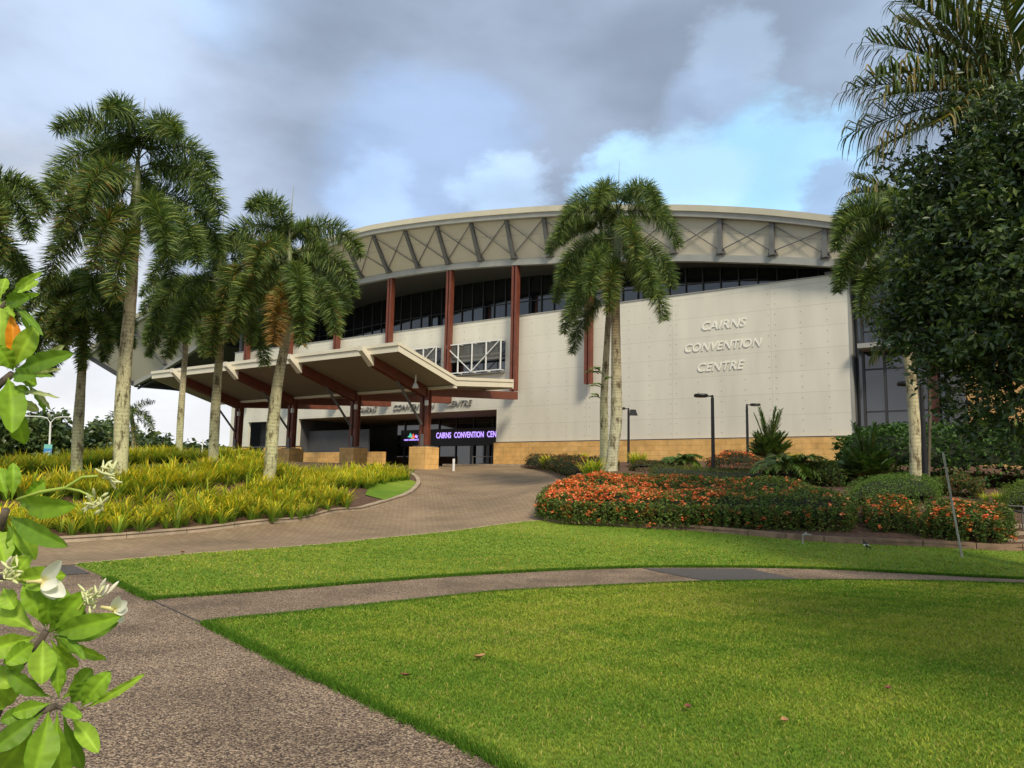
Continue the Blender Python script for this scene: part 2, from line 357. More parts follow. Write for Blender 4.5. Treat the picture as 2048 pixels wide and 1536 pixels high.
CP += [(-45, 60, 2.3), (0, 75, 2.8), (45, 60, 3.2), (-45, 30, 1.2), (-40, 45, 1.9), (40, 30, 1.8), (40, 14, .3), (-40, 14, 0)]
CP = np.array(CP)
def _tps(A, B):
    d2 = ((A[:, None, :] - B[None, :, :]) ** 2).sum(-1); return .5 * d2 * np.log(d2 + 1e-9)
_n = len(CP); _K = _tps(CP[:, :2], CP[:, :2]) + np.eye(_n) * .4; _P = np.c_[np.ones(_n), CP[:, :2]]
_S = np.linalg.solve(np.block([[_K, _P], [_P.T, np.zeros((3, 3))]]), np.r_[CP[:, 2], 0, 0, 0])
def tz(x, y):
    x = np.atleast_1d(np.asarray(x, float)); y = np.atleast_1d(np.asarray(y, float)); res = np.empty(len(x))
    q = np.c_[np.clip(x, -42, 42), np.clip(y, 0, 66)]
    for i in range(0, len(q), 20000):
        c = q[i:i + 20000]; res[i:i + 20000] = _tps(c, CP[:, :2]) @ _S[:_n] + _S[_n] + c @ _S[_n + 1:]
    near = np.clip((y - 3) / 6, 0, 1); res = res * near          # flat forecourt at the camera
    return res
def g1(x, y): return float(tz(x, y)[0])
_YS = np.arange(3.5, 60, .1)
def G(px, py):                   # where a sight line meets the terrain
    r = ray(px, py); P = EYE[None] + r[None] * (_YS / r[1])[:, None]; h = P[:, 2] - tz(P[:, 0], P[:, 1])
    i = np.where(h < 0)[0]
    if len(i) == 0: return P[-1][:2]
    i = max(i[0], 1); t = h[i - 1] / (h[i - 1] - h[i]); return (P[i - 1] * (1 - t) + P[i] * t)[:2]
def PX(px, py, Y): return at(px, py, Y)[:2]
def dens(pts, step=.4):
    o = []
    for i in range(len(pts)):
        a = np.array(pts[i]); b = np.array(pts[(i + 1) % len(pts)]); k = max(1, int(np.linalg.norm(b - a) / step))
        for j in range(k): o.append(a + (b - a) * j / k)
    return np.array(o)
def smoothline(pts, step=.3):    # Catmull-Rom through points
    P = [np.array(p, float) for p in pts]; P = [2 * P[0] - P[1]] + P + [2 * P[-1] - P[-2]]; o = []
    for i in range(1, len(P) - 2):
        k = max(1, int(np.linalg.norm(P[i + 1] - P[i]) / step))
        for j in range(k):
            t = j / k; o.append(.5 * ((2 * P[i]) + (-P[i - 1] + P[i + 1]) * t + (2 * P[i - 1] - 5 * P[i] + 4 * P[i + 1] - P[i + 2]) * t * t + (-P[i - 1] + 3 * P[i] - 3 * P[i + 1] + P[i + 2]) * t ** 3))
    o.append(P[-2]); return o
def inside(pt, poly):
    x, y = pt[:, 0], pt[:, 1]; r = np.zeros(len(pt), bool); n = len(poly)
    for i in range(n):
        x1, y1 = poly[i]; x2, y2 = poly[(i + 1) % n]
        c = ((y1 > y) != (y2 > y)) & (x < (x2 - x1) * (y - y1) / (y2 - y1 + 1e-12) + x1); r ^= c
    return r
def edist(pt, poly):
    d = np.full(len(pt), 1e9); n = len(poly)
    for i in range(n):
        a = poly[i]; b = poly[(i + 1) % n]; ab = b - a; t = np.clip(((pt - a) @ ab) / (ab @ ab + 1e-12), 0, 1)
        d = np.minimum(d, np.linalg.norm(pt - (a + t[:, None] * ab), axis=1))
    return d
def region(name, poly, dz, m, step=.5, skirt=0, zf=None):
    poly = dens(poly, step); mn = poly.min(0); mx = poly.max(0)
    X, Y = np.meshgrid(np.arange(mn[0] + step / 2, mx[0], step), np.arange(mn[1] + step / 2, mx[1], step)); pts = np.c_[X.ravel(), Y.ravel()]
    pts = pts[inside(pts, poly)]; pts = pts[edist(pts, poly) > step * .35]; allp = [Vector(p) for p in poly] + [Vector(p) for p in pts]
    nb = len(poly); r = delaunay_2d_cdt(allp, [(i, (i + 1) % nb) for i in range(nb)], [], 1, 1e-5)
    V2 = np.array([tuple(v) for v in r[0]]); z = tz(V2[:, 0], V2[:, 1]) + dz
    if zf is not None: z = zf(V2, z)
    V = [tuple(v) for v in np.c_[V2, z]]; Fs = [tuple(f) for f in r[2]]
    if skirt:
        b = len(V); zz = tz(poly[:, 0], poly[:, 1]) + dz
        for i in range(nb): V.append((poly[i][0], poly[i][1], zz[i])); V.append((poly[i][0], poly[i][1], zz[i] - skirt))
        for i in range(nb): j = (i + 1) % nb; Fs.append((b + 2 * i, b + 2 * j, b + 2 * j + 1, b + 2 * i + 1))
    o = mk(name, V, Fs, m, smooth=not skirt); return o
ST = dict(kind='structure')

# base ground sheet to the horizon
def ground_sheet():
    xs = np.unique(np.r_[np.array([-2500, -1200, -500, -200, -100, -70, -50]), np.arange(-42, 42.1, 1.0), np.array([50, 70, 100, 200, 500, 1200, 2500])])
    ys = np.unique(np.r_[np.array([-2500, -800, -200, -60, -20]), np.arange(-8, 66.1, 1.0), np.array([75, 90, 120, 200, 400, 900, 2500])])
    X, Y = np.meshgrid(xs, ys); Z = tz(X.ravel(), Y.ravel()) - .03; nx = len(xs); ny = len(ys)
    f = np.array([(j * nx + i, j * nx + i + 1, (j + 1) * nx + i + 1, (j + 1) * nx + i) for j in range(ny - 1) for i in range(nx - 1)])
    tag(mk('ground', np.c_[X.ravel(), Y.ravel(), Z], f, 'soil_ground', smooth=True), **ST)
ground_sheet()

near_edge = [G(x, y) for x, y in [(-250, 1160), (-60, 1143), (60, 1136), (150, 1130), (400, 1108), (622, 1092), (771, 1077), (864, 1068), (994, 1051), (1050, 1044), (1085, 1042)]]
kerb_l = [G(x, y) for x, y in [(-250, 1112), (-60, 1100), (26, 1094), (70, 1090), (225, 1080), (400, 1065)]] + \
         [PX(512, 1055, 21.6), PX(615, 1042, 23.5), PX(719, 1023, 27), PX(785, 1006, 30), PX(819, 992, 32), PX(836, 980, 34.2), PX(842, 969, 36.5), PX(838, 960, 38.5), PX(826, 955, 40.2)]
kerb_l = smoothline(kerb_l, .35)
kerb_r = smoothline([PX(1040, 938, 48), PX(1075, 939, 45.5), PX(1105, 947, 41), PX(1145, 962, 34.5), PX(1150, 985, 30), PX(1120, 1015, 26.5), PX(1085, 1042, 24)], .35)
def lxy(s, o): return L3(s, o, 0)[:2]
drive_poly = list(near_edge) + kerb_r[::-1] + [lxy(21, .3), lxy(23.3, .3), lxy(23.4, -4.4), lxy(44, -4.4), lxy(44, 9.0), lxy(22.5, 9.4)] + kerb_l[::-1]
tag(region('driveway', drive_poly, .012, 'brick_pavers', .5), **ST)
lawn_top = near_edge[3:] + [G(x, y) for x, y in [(1130, 1048), (1300, 1058), (1400, 1064), (1608, 1083), (1800, 1093), (1925, 1099), (2048, 1104)]] + [PX(2500, 1130, 17.2)]
path_poly = near_edge[:3] + lawn_top + [np.array([22, 6]), np.array([16, 1.2]), np.array([-14, 1.2]), np.array([-20, 10])]
tag(region('path', path_poly, .004, 'exposed_aggregate', .6), **ST)
lawnA_low = [G(x, y) for x, y in [(2048, 1159), (1850, 1149), (1700, 1141), (1560, 1136.5), (1405, 1135), (1271, 1136), (1100, 1142), (922, 1152), (771, 1163), (600, 1177), (400, 1192), (305, 1199), (296, 1197), (215, 1158)]]
lawnA = lawn_top[0:] + [PX(2500, 1190, 13.4)] + lawnA_low
lawnB = [G(x, y) for x, y in [(410, 1249), (422, 1247), (600, 1229), (771, 1211), (994, 1187), (1160, 1178), (1300, 1171), (1427, 1166.5), (1560, 1164.5), (1700, 1164), (1880, 1166), (2048, 1171)]] + \
        [PX(2500, 1200, 12.6), np.array([13, 4.5]), np.array([6, 2.2]), np.array([1.2, 2.2])] + [G(x, y) for x, y in [(1019, 1540), (930, 1494), (815, 1444), (700, 1388), (600, 1344), (500, 1293)]]
tag(region('lawn', lawnA, .02, 'turf', .4, skirt=.05), **ST)
tag(region('lawn', lawnB, .02, 'turf', .3, skirt=.05), **ST)
# darker repair patches on the paths
tag(region('path_patch', [G(x, y) for x, y in [(1285, 1137.5), (1500, 1138.5), (1610, 1162), (1420, 1164)]], .012, 'asphalt', .4), **ST)
tag(region('path_patch', [G(x, y) for x, y in [(100, 1135), (149, 1133), (180, 1148), (112, 1152)]], .012, 'asphalt', .4), **ST)
jm = MB()
for a, b in [((300, 1199), (412, 1251)), ((-40, 1141), (149, 1131.5))]:
    P = [G(*a), G(*b)]; P = [P[0] + (P[1] - P[0]) * t for t in np.linspace(0, 1, 12)]
    for p, q in zip(P[:-1], P[1:]): jm.beam((*p, g1(*p) + .007), (*q, g1(*q) + .007), .018, .006)
tag(jm.build('path_joint', 'dark_steel'), **ST)

# planted island (left) and garden (right)
isl = kerb_l + [lxy(24, 9.8), lxy(44, 9.8), PX(300, 915, 52), PX(-200, 930, 40), PX(-300, 1000, 24)]
tag(region('planting_bed', isl, .10, 'mulch', .6), **ST)
gard = kerb_r[2:] + lawn_top[len(near_edge) - 3:-1] + [PX(2500, 1120, 17.5), np.array([34, 30]), lxy(-12, .2), lxy(19.5, .2), lxy(20.4, 1.4)]
tag(region('planting_bed', gard, .10, 'mulch', .6), **ST)
tag(region('lawn', [PX(x, y, Y) for x, y, Y in [(730, 996, 30), (770, 1002, 29.5), (812, 988, 32.3), (828, 976, 34.4), (832, 968, 36.3), (815, 966, 37), (770, 970, 35.5), (745, 975, 33.5), (735, 985, 31.5)]], .13, 'turf', .4), **ST)
tag(region('lawn', [PX(x, y, Y) for x, y, Y in [(60, 968, 24.4), (200, 960, 25.4), (330, 950, 27), (440, 942, 29), (560, 938, 33), (520, 930, 38), (470, 929, 37), (400, 934, 33), (300, 941, 29.8), (200, 948, 28), (100, 956, 25.9)]], .13, 'turf', .5), **ST)

def kerb(name, line, w, h, m, label, side=1, seg=1.3):
    """kerb of butted precast pieces along a line"""
    line = [np.array(p) for p in line]; mb = MB(); acc = 0
    for a, b in zip(line[:-1], line[1:]):
        d = (b - a) / np.linalg.norm(b - a); nn = np.array([-d[1], d[0]]) * side; za = g1(*a); zb = g1(*b)
        q = [(a, 0, za), (b, 0, zb), (b, 1, zb), (a, 1, za)]
        acc += np.linalg.norm(b - a); gap = 0
        if acc > seg: acc = 0; gap = .02
        lo = []; hi = []
        for k, (p, sd_, z) in enumerate(q):
            p2 = p + nn * w * sd_ - (d * gap if k in (1, 2) else 0)
            lo.append((*p2, z - .06)); p3 = p2 + nn * (.03 if sd_ == 0 else 0); hi.append((*p3, z + h))
        mb.hexa(lo + hi)
    o = mb.build(name, m); tag(o, label, 'kerb'); return o
kerb('kerb', kerb_l, .22, .14, 'concrete', 'pale concrete kerb curving round the yellow planting island beside the driveway', 1)
kerb('kerb', kerb_r, .2, .15, 'kerb_brown', 'brown kerb sweeping down the right side of the driveway entrance', 1)
garden_line = smoothline(lawn_top[len(near_edge) - 4:], .4)
kerb('kerb', garden_line, .16, .17, 'kerb_brown', 'low brown brick edging between the lawn and the red flowering hedges', 1, .9)
kerb('kerb', smoothline(near_edge[3:], .4), .06, .03, 'concrete', 'thin flush concrete strip between the brick driveway and the lawn', 1, 3)

# ------------------------------------------------------------------ grass blades
def blades(poly, count, hmin, hmax, w, name, zoff=.02, ynear=None):
    poly = dens(poly, 1); mn = poly.min(0); mx = poly.max(0)
    if ynear: mx[1] = min(mx[1], ynear)
    p = NR.uniform(mn, mx, (int(count * 2.2), 2)); p = p[inside(p, poly)]
    # keep what the camera cone and a margin can see; thin with distance
    d = np.linalg.norm(p, axis=1); keep = NR.random(len(p)) < np.clip(7.5 / d, .1, 1) ** 1.6; keep &= np.abs(p[:, 0]) < p[:, 1] * .75 + 2.5
    p = p[keep][:count]; d = np.linalg.norm(p, axis=1); n = len(p); z = tz(p[:, 0], p[:, 1]) + zoff
    a = NR.uniform(0, 2 * np.pi, n); h = NR.uniform(hmin, hmax, n) * np.clip(d / 9, .9, 1.15); ww = w * np.clip(d / 6, .8, 3.2) * NR.uniform(.6, 1.3, n)
    dx = np.c_[np.cos(a), np.sin(a), np.zeros(n)] * ww[:, None] / 2; le = NR.uniform(0, 2 * np.pi, n); lm = h * NR.uniform(.3, 1.3, n)
    lean = np.c_[np.cos(le) * lm, np.sin(le) * lm, np.zeros(n)]
    B = np.c_[p, z]; up = np.c_[np.zeros((n, 2)), h]
    V = np.stack([B - dx, B + dx, B + up * .6 + lean * .4 + dx * .8, B + up * .6 + lean * .4 - dx * .8, B + up * .95 + lean], 1).reshape(-1, 3)
    i = np.arange(n)[:, None] * 5; Fq = np.concatenate([i + [[0, 1, 2]], i + [[0, 2, 3]], i + [[3, 2, 4]]])
    c1 = np.array([.155, .295, .032]); c2 = np.array([.46, .50, .072]); c3 = np.array([.52, .44, .14])
    pt = np.sin(p[:, 0] * 1.1 + np.sin(p[:, 1] * .9) * 2) * .35 + np.sin(p[:, 1] * .63 + p[:, 0] * .37) * .35 + np.sin(p[:, 0] * 3.1 + np.sin(p[:, 1] * 4.3 + p[:, 0]) * 1.6) * .28 + np.sin(p[:, 1] * 7.7 + 2 * np.sin(p[:, 0] * 5.9)) * .25
    t = np.clip(.48 + .55 * pt + NR.normal(0, .25, n), 0, 1)[:, None]; c = c1 * (1 - t) + c2 * t
    dry = NR.random(n) < .06 + .10 * (pt > .45) + .12 * (np.sin(p[:, 0] * .8 + 1.7) * np.sin(p[:, 1] * .9 + p[:, 0] * .3) > .72); c[dry] = c3; c *= NR.uniform(.7, 1.2, n)[:, None]
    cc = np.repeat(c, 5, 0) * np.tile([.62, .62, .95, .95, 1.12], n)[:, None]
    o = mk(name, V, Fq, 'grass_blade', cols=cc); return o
tag(blades(lawnB, 420000, .018, .036, .0075, 'grass', .02), 'short bright green turf of the large near lawn', 'grass', kind='stuff')
tag(blades(lawnA, 230000, .016, .03, .0085, 'grass', .02), 'mown green turf of the far lawn between path and driveway', 'grass', kind='stuff')
def edge_grass(poly_pts, n, name, label, closed=True):          # longer tufts along the lawn edges
    P = dens(poly_pts, .05) if closed else np.array(smoothline(poly_pts, .05)); P = P[(P[:, 1] > 3.5) & (np.abs(P[:, 0]) < P[:, 1] * .72 + 1)]
    i = NR.integers(0, len(P), n); p = P[i] + NR.normal(0, .035, (n, 2)); h = NR.uniform(.02, .055, n); w = .008 * np.clip(p[:, 1] / 6, 1, 3)
    a = NR.uniform(0, 6.28, n); le = NR.uniform(0, 6.28, n); z = tz(p[:, 0], p[:, 1]) + .01
    dx = np.c_[np.cos(a), np.sin(a), np.zeros(n)] * w[:, None] / 2; ln = np.c_[np.cos(le), np.sin(le), np.zeros(n)] * (h * NR.uniform(.3, 1.2, n))[:, None]
    B = np.c_[p, z]; V = np.stack([B - dx, B + dx, B + ln + np.c_[np.zeros((n, 2)), h]], 1).reshape(-1, 3)
    c = np.array([.085, .185, .018]) * NR.uniform(.6, 1.4, n)[:, None]
    tag(mk(name, V, np.arange(3 * n).reshape(-1, 3), 'grass_blade', cols=np.repeat(c, 3, 0)), label, 'grass', kind='stuff')
edge_grass(lawnB, 42000, 'grass', 'longer untrimmed grass along the edge of the near lawn')
edge_grass(lawnA_low, 24000, 'grass', 'untrimmed grass along the lower edge of the far lawn', False)
#PART2
# ------------------------------------------------------------------ the building
B = empty('convention_centre', tuple(L3(25, 0, 2.9)))
tag(B, 'large cream convention centre with curved overhanging roof, red posts and sandstone base', 'building')
def grid_wall(name, m, xs, zs, hole, o0, o1, uv=True):
    mb = MB(); nx = len(xs) - 1; nz_ = len(zs) - 1
    def fl(i, j): return 0 <= i < nx and 0 <= j < nz_ and not hole(.5 * (xs[i] + xs[i + 1]), .5 * (zs[j] + zs[j + 1]))
    def q(P): mb.add([L3(*p) for p in P], [(0, 1, 2, 3)], [(p[0] + p[1], p[2]) for p in P])
    for i in range(nx):
        for j in range(nz_):
            if not fl(i, j): continue
            a, b, c, d = xs[i], xs[i + 1], zs[j], zs[j + 1]
            q([(a, o1, c), (b, o1, c), (b, o1, d), (a, o1, d)]); q([(a, o0, c), (a, o0, d), (b, o0, d), (b, o0, c)])
            if not fl(i - 1, j): q([(a, o0, c), (a, o1, c), (a, o1, d), (a, o0, d)])
            if not fl(i + 1, j): q([(b, o0, c), (b, o0, d), (b, o1, d), (b, o1, c)])
            if not fl(i, j - 1): q([(a, o0, c), (b, o0, c), (b, o1, c), (a, o1, c)])
            if not fl(i, j + 1): q([(a, o0, d), (a, o1, d), (b, o1, d), (b, o0, d)])
    return mb.build(name, m, B, uv=uv)
ZB = 4.615; ZT = 13.5
holes = [(23.56, 44.8, 4.0, 6.93), (49.1, 51.75, 4.0, 6.84), (22.9, 28.15, 9.62, 11.9), (28.9, 34.1, 9.62, 11.9)]
def hole(x, z): return any(a < x < b and c < z < d for a, b, c, d in holes)
WALL = grid_wall('wall', 'cream_panels', [0, 22.9, 23.56, 28.15, 28.9, 34.1, 44.8, 49.1, 51.75, 54.4], [ZB, 6.84, 6.93, 9.62, 11.9, ZT], hole, -.3, 0)
mb = MB(); lbox(mb, -.06, 54.45, -.34, .05, ZT, ZT + .06); lbox(mb, -.10, 0, -.36, .02, ZB, ZT); mb.build('wall_capping', 'grey_fascia', B)
# stone base
mb = MB()
for a, b, t in ((-12, 23.66, 4.55), (44.6, 49.1, 4.5), (49.1, 51.75, 4.05), (51.75, 54.6, 4.5), (34.5, 44.6, 4.02)):
    lbox(mb, a, b, -.3, .14, 2.2, t)
mb.build('wall_base', 'sandstone_blocks', B, uv=True)
mb = MB(); lbox(mb, -12, 23.6, -.28, .02, 4.55, ZB); mb.build('flashing', 'dark_steel', B); mb = MB(); lbox(mb, 44.8, 54.5, -.28, .02, 4.5, ZB)
mb.build('flashing', 'dark_steel', B)
# rivets on the panels
V = []; Fc = []
for j0 in np.arange(22.25 - 6.04 * 4, 56, 6.04):
    for c in (-.19, .19, 1.6, 3.02, 4.44):
        s = j0 + c
        if not .3 < s < 54.2: continue
        for k in range(15):
            z = ZB + .306 + .61175 * k
            if z > ZT - .2 or any(a - .15 < s < b + .15 and c0 - .1 < z < d0 + .1 for a, b, c0, d0 in holes): continue
            if 4.6 < s < 9.5 and z > 8.5 and c not in (-.19, .19): continue
            b = len(V)
            for q in range(6): V.append(L3(s + .029 * math.cos(q * math.pi / 3), .012, z + .029 * math.sin(q * math.pi / 3)))
            for q in range(6): V.append(L3(s + .029 * math.cos(q * math.pi / 3), -.01, z + .029 * math.sin(q * math.pi / 3)))
            Fc.append(tuple(range(b, b + 6))); Fc += [(b + q, b + (q + 1) % 6, b + 6 + (q + 1) % 6, b + 6 + q) for q in range(6)]
bmw = bmesh.new(); bmw.from_mesh(WALL.data); WALL.data.materials.append(mat('fixing_brown', (.36, .30, .21), .8)); vv = [bmw.verts.new(Vector(v - np.array(B.matrix_basis.translation))) for v in V]
for f in Fc: bmw.faces.new([vv[i] for i in f]).material_index = 1
bmw.to_mesh(WALL.data); bmw.free()

# curves of the chord and eave
chordP = [(-30, 7.2), (-14, 10.9), (-7, 12.6), (-1.3, 13.85), (1, 14.3), (2.5, 14.62), (6.55, 15.38), (8.51, 15.73), (11.37, 16.15), (14.9, 16.66), (19.2, 17.17), (21.7, 17.45), (27.7, 17.98), (33.9, 18.2), (40, 18.1), (46, 17.6), (53.4, 16.75), (55.4, 16.15), (64.2, 13.2), (70.55, 11.6)]
eaveP = [(-30, 6.5), (-14, 11.6), (-7, 13.6), (-.27, 15.6), (1.5, 16.17), (3.4, 16.74), (5.4, 17.28), (7.8, 17.83), (11, 18.45), (14.4, 19.06), (18, 19.6), (22, 20.04), (26.2, 20.42), (30, 20.66), (34, 20.78), (40, 20.5), (48.4, 19.5), (57, 18.6), (66, 17.4), (76.2, 14.3)]
def _cub(P):
    xs = np.array([p[0] for p in P]); ys = np.array([p[1] for p in P]); m = np.gradient(ys, xs)
    def f(x):
        i = min(max(int(np.searchsorted(xs, x)) - 1, 0), len(xs) - 2); h = xs[i + 1] - xs[i]; t = (x - xs[i]) / h
        return float((2 * t ** 3 - 3 * t * t + 1) * ys[i] + (t ** 3 - 2 * t * t + t) * h * m[i] + (-2 * t ** 3 + 3 * t * t) * ys[i + 1] + (t ** 3 - t * t) * h * m[i + 1])
    return f
chz = _cub(chordP); eaz = _cub(eaveP)
def eo(s): return float(np.interp(s, [-30, 6, 14, 34, 67, 76], [.75, .75, 1.2, 2.6, 2.75, 2.9]))
ts = np.linspace(0, 1, 121)
cs = -28 + ts * (70.6 + 28); es = -28 + ts * (76.2 + 28)
def strip(name, A, Bc, m, smooth=True):
    V = list(A) + list(Bc); n = len(A); return mk(name, V, [(i, i + 1, n + i + 1, n + i) for i in range(n - 1)], m, B, smooth=smooth)
CH = [L3(s, .62, chz(s)) for s in cs]; EV = [L3(s, eo(s), eaz(s)) for s in es]
# cladding between chord and eave, with ribs of corrugation
def m_clad(t, n, L, p):
    u = n.new('ShaderNodeUVMap'); w = n.new('ShaderNodeTexWave'); w.bands_direction = 'X'; w.inputs['Scale'].default_value = 1.1
    L(u.outputs[0], w.inputs['Vector']); p.inputs['Base Color'].default_value = (.56, .51, .40, 1)
    b = n.new('ShaderNodeBump'); b.inputs['Strength'].default_value = .10; b.inputs['Distance'].default_value = .02; L(w.outputs['Fac'], b.inputs['Height']); L(b.outputs[0], p.inputs['Normal'])
node_mat('ribbed_cladding', m_clad, .6)
n_ = len(CH); V = CH + EV
mk('eave_cladding', V, [(i, i + 1, n_ + i + 1, n_ + i) for i in range(n_ - 1)], 'ribbed_cladding', B, smooth=True, uvs=[(s, 0) for s in cs] + [(s, 1) for s in cs])
V = [a * .62 + b * .38 + BN * .012 for a, b in zip(EV, CH)] + [a * .61 + b * .39 + BN * .012 for a, b in zip(EV, CH)]
mk('cladding_joint', V, [(i, i + 1, n_ + i + 1, n_ + i) for i in range(n_ - 1)], 'grey_fascia', B)
def sweep(name, sl, fz, fo, prof, m):
    """prof: list of (do, dz) section points swept along s"""
    V = []; Fc = []; k = len(prof)
    for s in sl:
        for do, dz in prof: V.append(L3(s, fo(s) + do, fz(s) + dz))
    for i in range(len(sl) - 1):
        for j in range(k): Fc.append((i * k + j, (i + 1) * k + j, (i + 1) * k + (j + 1) % k, i * k + (j + 1) % k))
    Fc.append(tuple(range(k))); Fc.append(tuple((len(sl) - 1) * k + j for j in range(k))[::-1])
    return mk(name, V, Fc, m, B)
sweep('bottom_chord', cs, lambda s: chz(s), lambda s: .62, [(-.25, -.42), (.12, -.42), (.12, .0), (-.25, .0)], 'grey_fascia')
roof = sweep('fascia', es, lambda s: eaz(s), eo, [(-.1, -.02), (.38, -.02), (.42, .30), (-.1, .30)], 'grey_fascia')
sweep('fascia_capping', es, lambda s: eaz(s), eo, [(-.1, .303), (.50, .303), (.58, .66), (-.1, .66)], 'cream_paint')
# roof sheet: barrel running back
V = []; Fc = []
for s in es:
    V += [L3(s, eo(s) + .3, eaz(s) + .6), L3(s, -8, eaz(s) + .9), L3(s, -45, eaz(s) + .3), L3(s, -45, eaz(s) - .4)]
for i in range(len(es) - 1):
    for j in range(3): Fc.append((i * 4 + j, (i + 1) * 4 + j, (i + 1) * 4 + j + 1, i * 4 + j + 1))
mk('roof', V, Fc, 'cream_paint', B, smooth=True)
# underside of the roof behind the chord
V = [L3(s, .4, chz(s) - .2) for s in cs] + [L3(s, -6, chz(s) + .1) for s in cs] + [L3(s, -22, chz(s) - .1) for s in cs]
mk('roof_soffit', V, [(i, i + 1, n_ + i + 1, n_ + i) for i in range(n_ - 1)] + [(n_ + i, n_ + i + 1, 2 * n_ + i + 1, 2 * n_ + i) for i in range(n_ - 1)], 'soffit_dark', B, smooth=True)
for s in (52, 58, 64, 70):
    mb = MB(); mb.beam(L3(s, .3, chz(s) - .35), L3(s, -21, chz(s) - .35), .25, .45); mb.build('soffit_beam', 'dark_steel', B)
mb = MB(); mb.beam(L3(55, -11, chz(55) - .5), L3(70.2, -11, chz(70) - .5), .25, .4); mb.build('soffit_beam', 'dark_steel', B)
# end strut, end truss and rods at the left tip
mb = MB(); mb.beam(L3(76.0, eo(76), eaz(76.2) + .1), L3(70.6, .62, chz(70.6) - .2), .35, .45); mb.build('end_strut', 'dark_steel', B)
mb = MB(); t0 = L3(70.5, .62, chz(70.5) - .45)
e1 = L3(*[onwall(392, 776, -14)[0], -14, onwall(392, 776, -14)[1]]); e2 = L3(*[onwall(392, 783, -14)[0], -14, onwall(392, 783, -14)[1]])
mb.tube([t0 + np.array([0, 0, .25]), e1], .10); mb.tube([t0, e2], .10)
mb.tube([L3(70.4, .3, chz(70.4) - .7), L3(62.5, .3, chz(62.5) - .95)], .09); mb.build('truss_rod', 'dark_steel', B)
# struts and crossed rods
struts = [-8.3, -5.3, -2.2, .9, 3.75, 6.78, 9.8, 12.8, 15.8, 18.8, 21.78, 24.76, 27.8, 30.81, 33.94, 37, 40, 43, 46, 49, 52, 55.2, 58.4, 61.6, 64.8]
def top(s): return L3(s + (max(0, s - 55) * .35), eo(s) + .02, eaz(s + max(0, s - 55) * .35) - .02)
def bot(s): return L3(s, .76, chz(s) + .03)
for s in struts:
    mb = MB(); a, b = bot(s), top(s); mb.beam(a + BN * .16, b + BN * .06, .26, .2, tuple(BN)); mb.hexa([L3(s - .3, .7, chz(s) + .01), L3(s + .3, .7, chz(s) + .01), L3(s + .3, .85, chz(s) + .01), L3(s - .3, .85, chz(s) + .01), L3(s - .12, .7, chz(s) + .45), L3(s + .12, .7, chz(s) + .45), L3(s + .12, .9, chz(s) + .45), L3(s - .12, .9, chz(s) + .45)])
    mb.build('strut', 'grey_steel', B)
for a, b in zip(struts[:-1], struts[1:]):
    mb = MB(); mb.tube([bot(a) + BN * .12 + np.array([0, 0, .2]), top(b) + BN * .10 - np.array([0, 0, .1])], .035, 5); mb.tube([bot(b) + BN * .16 + np.array([0, 0, .2]), top(a) + BN * .14 - np.array([0, 0, .1])], .035, 5)
    mb.build('cross_brace', 'grey_steel', B)
# tall twin red posts in front of the wall
for s, zb in ((15.85, 8.25), (21.78, 8.1), (27.8, 8.0), (33.9, 8.0), (39.9, 8.0), (45.9, 8.0), (51.9, 8.3)):
    mb = MB(); zt = chz(s) - .42
    for d in (-.145, .145): lbox(mb, s + d - .09, s + d + .09, .30, .34, zb, zt); lbox(mb, s + d - .09, s + d + .09, .66, .70, zb, zt); lbox(mb, s + d - .02, s + d + .02, .34, .66, zb, zt)
    for d in (-.225, .225): lbox(mb, s + d - .012, s + d + .012, .34, .66, zb, zt)
    for z in (zb + .7, (zb + zt) / 2, zt - .4): lbox(mb, s - .05, s + .05, .36, .60, z, z + .3)
    mb.build('post', 'red_steel', B)
mb = MB(); lbox(mb, 1.05 - .22, 1.05 + .22, -.9, -.5, 13.0, chz(1) - .42); mb.build('post', 'grey_fascia', B)
# clerestory glass, mullions
gs = np.arange(-26, 54.5, 1.21)
def go(s): return float(np.interp(s, [0, 8, 20, 34, 55], [-1.3, -2.2, -3.6, -5.2, -5.6]))
V = []; Fc = []
for i, s in enumerate(gs): V += [L3(s, go(s), 12.8), L3(s, go(s), chz(s) - .05)]
for i in range(len(gs) - 1): Fc.append((2 * i, 2 * i + 2, 2 * i + 3, 2 * i + 1))
mk('clerestory_glass', V, Fc, 'dark_glass', B)
for i in range(len(gs) - 1):
    a, b = gs[i], gs[i + 1]; mb = MB(); lbox(mb, a - .035, a + .035, go(a) + .005, go(a) + .09, 12.8, chz(a) - .1); za = 13.5 + (chz(a) - 13.5) * .52; zb_ = 13.5 + (chz(b) - 13.5) * .52
    if chz(a) > 15: mb.beam(L3(a + .03, go(a) + .04, za), L3(b - .02, go(b) + .04, zb_), .06, .06)
    mb.build('mullion', 'dark_steel', B)
mb = MB(); lbox(mb, 0, 54.2, -5.5, -.34, 13.0, 13.2); lbox(mb, 54.0, 54.35, -22, -.34, 2.5, 16.2); lbox(mb, 54.36, 54.41, -22, -.3, 2.5, 13.4); mb.build('side_wall', 'slate_wall', B)
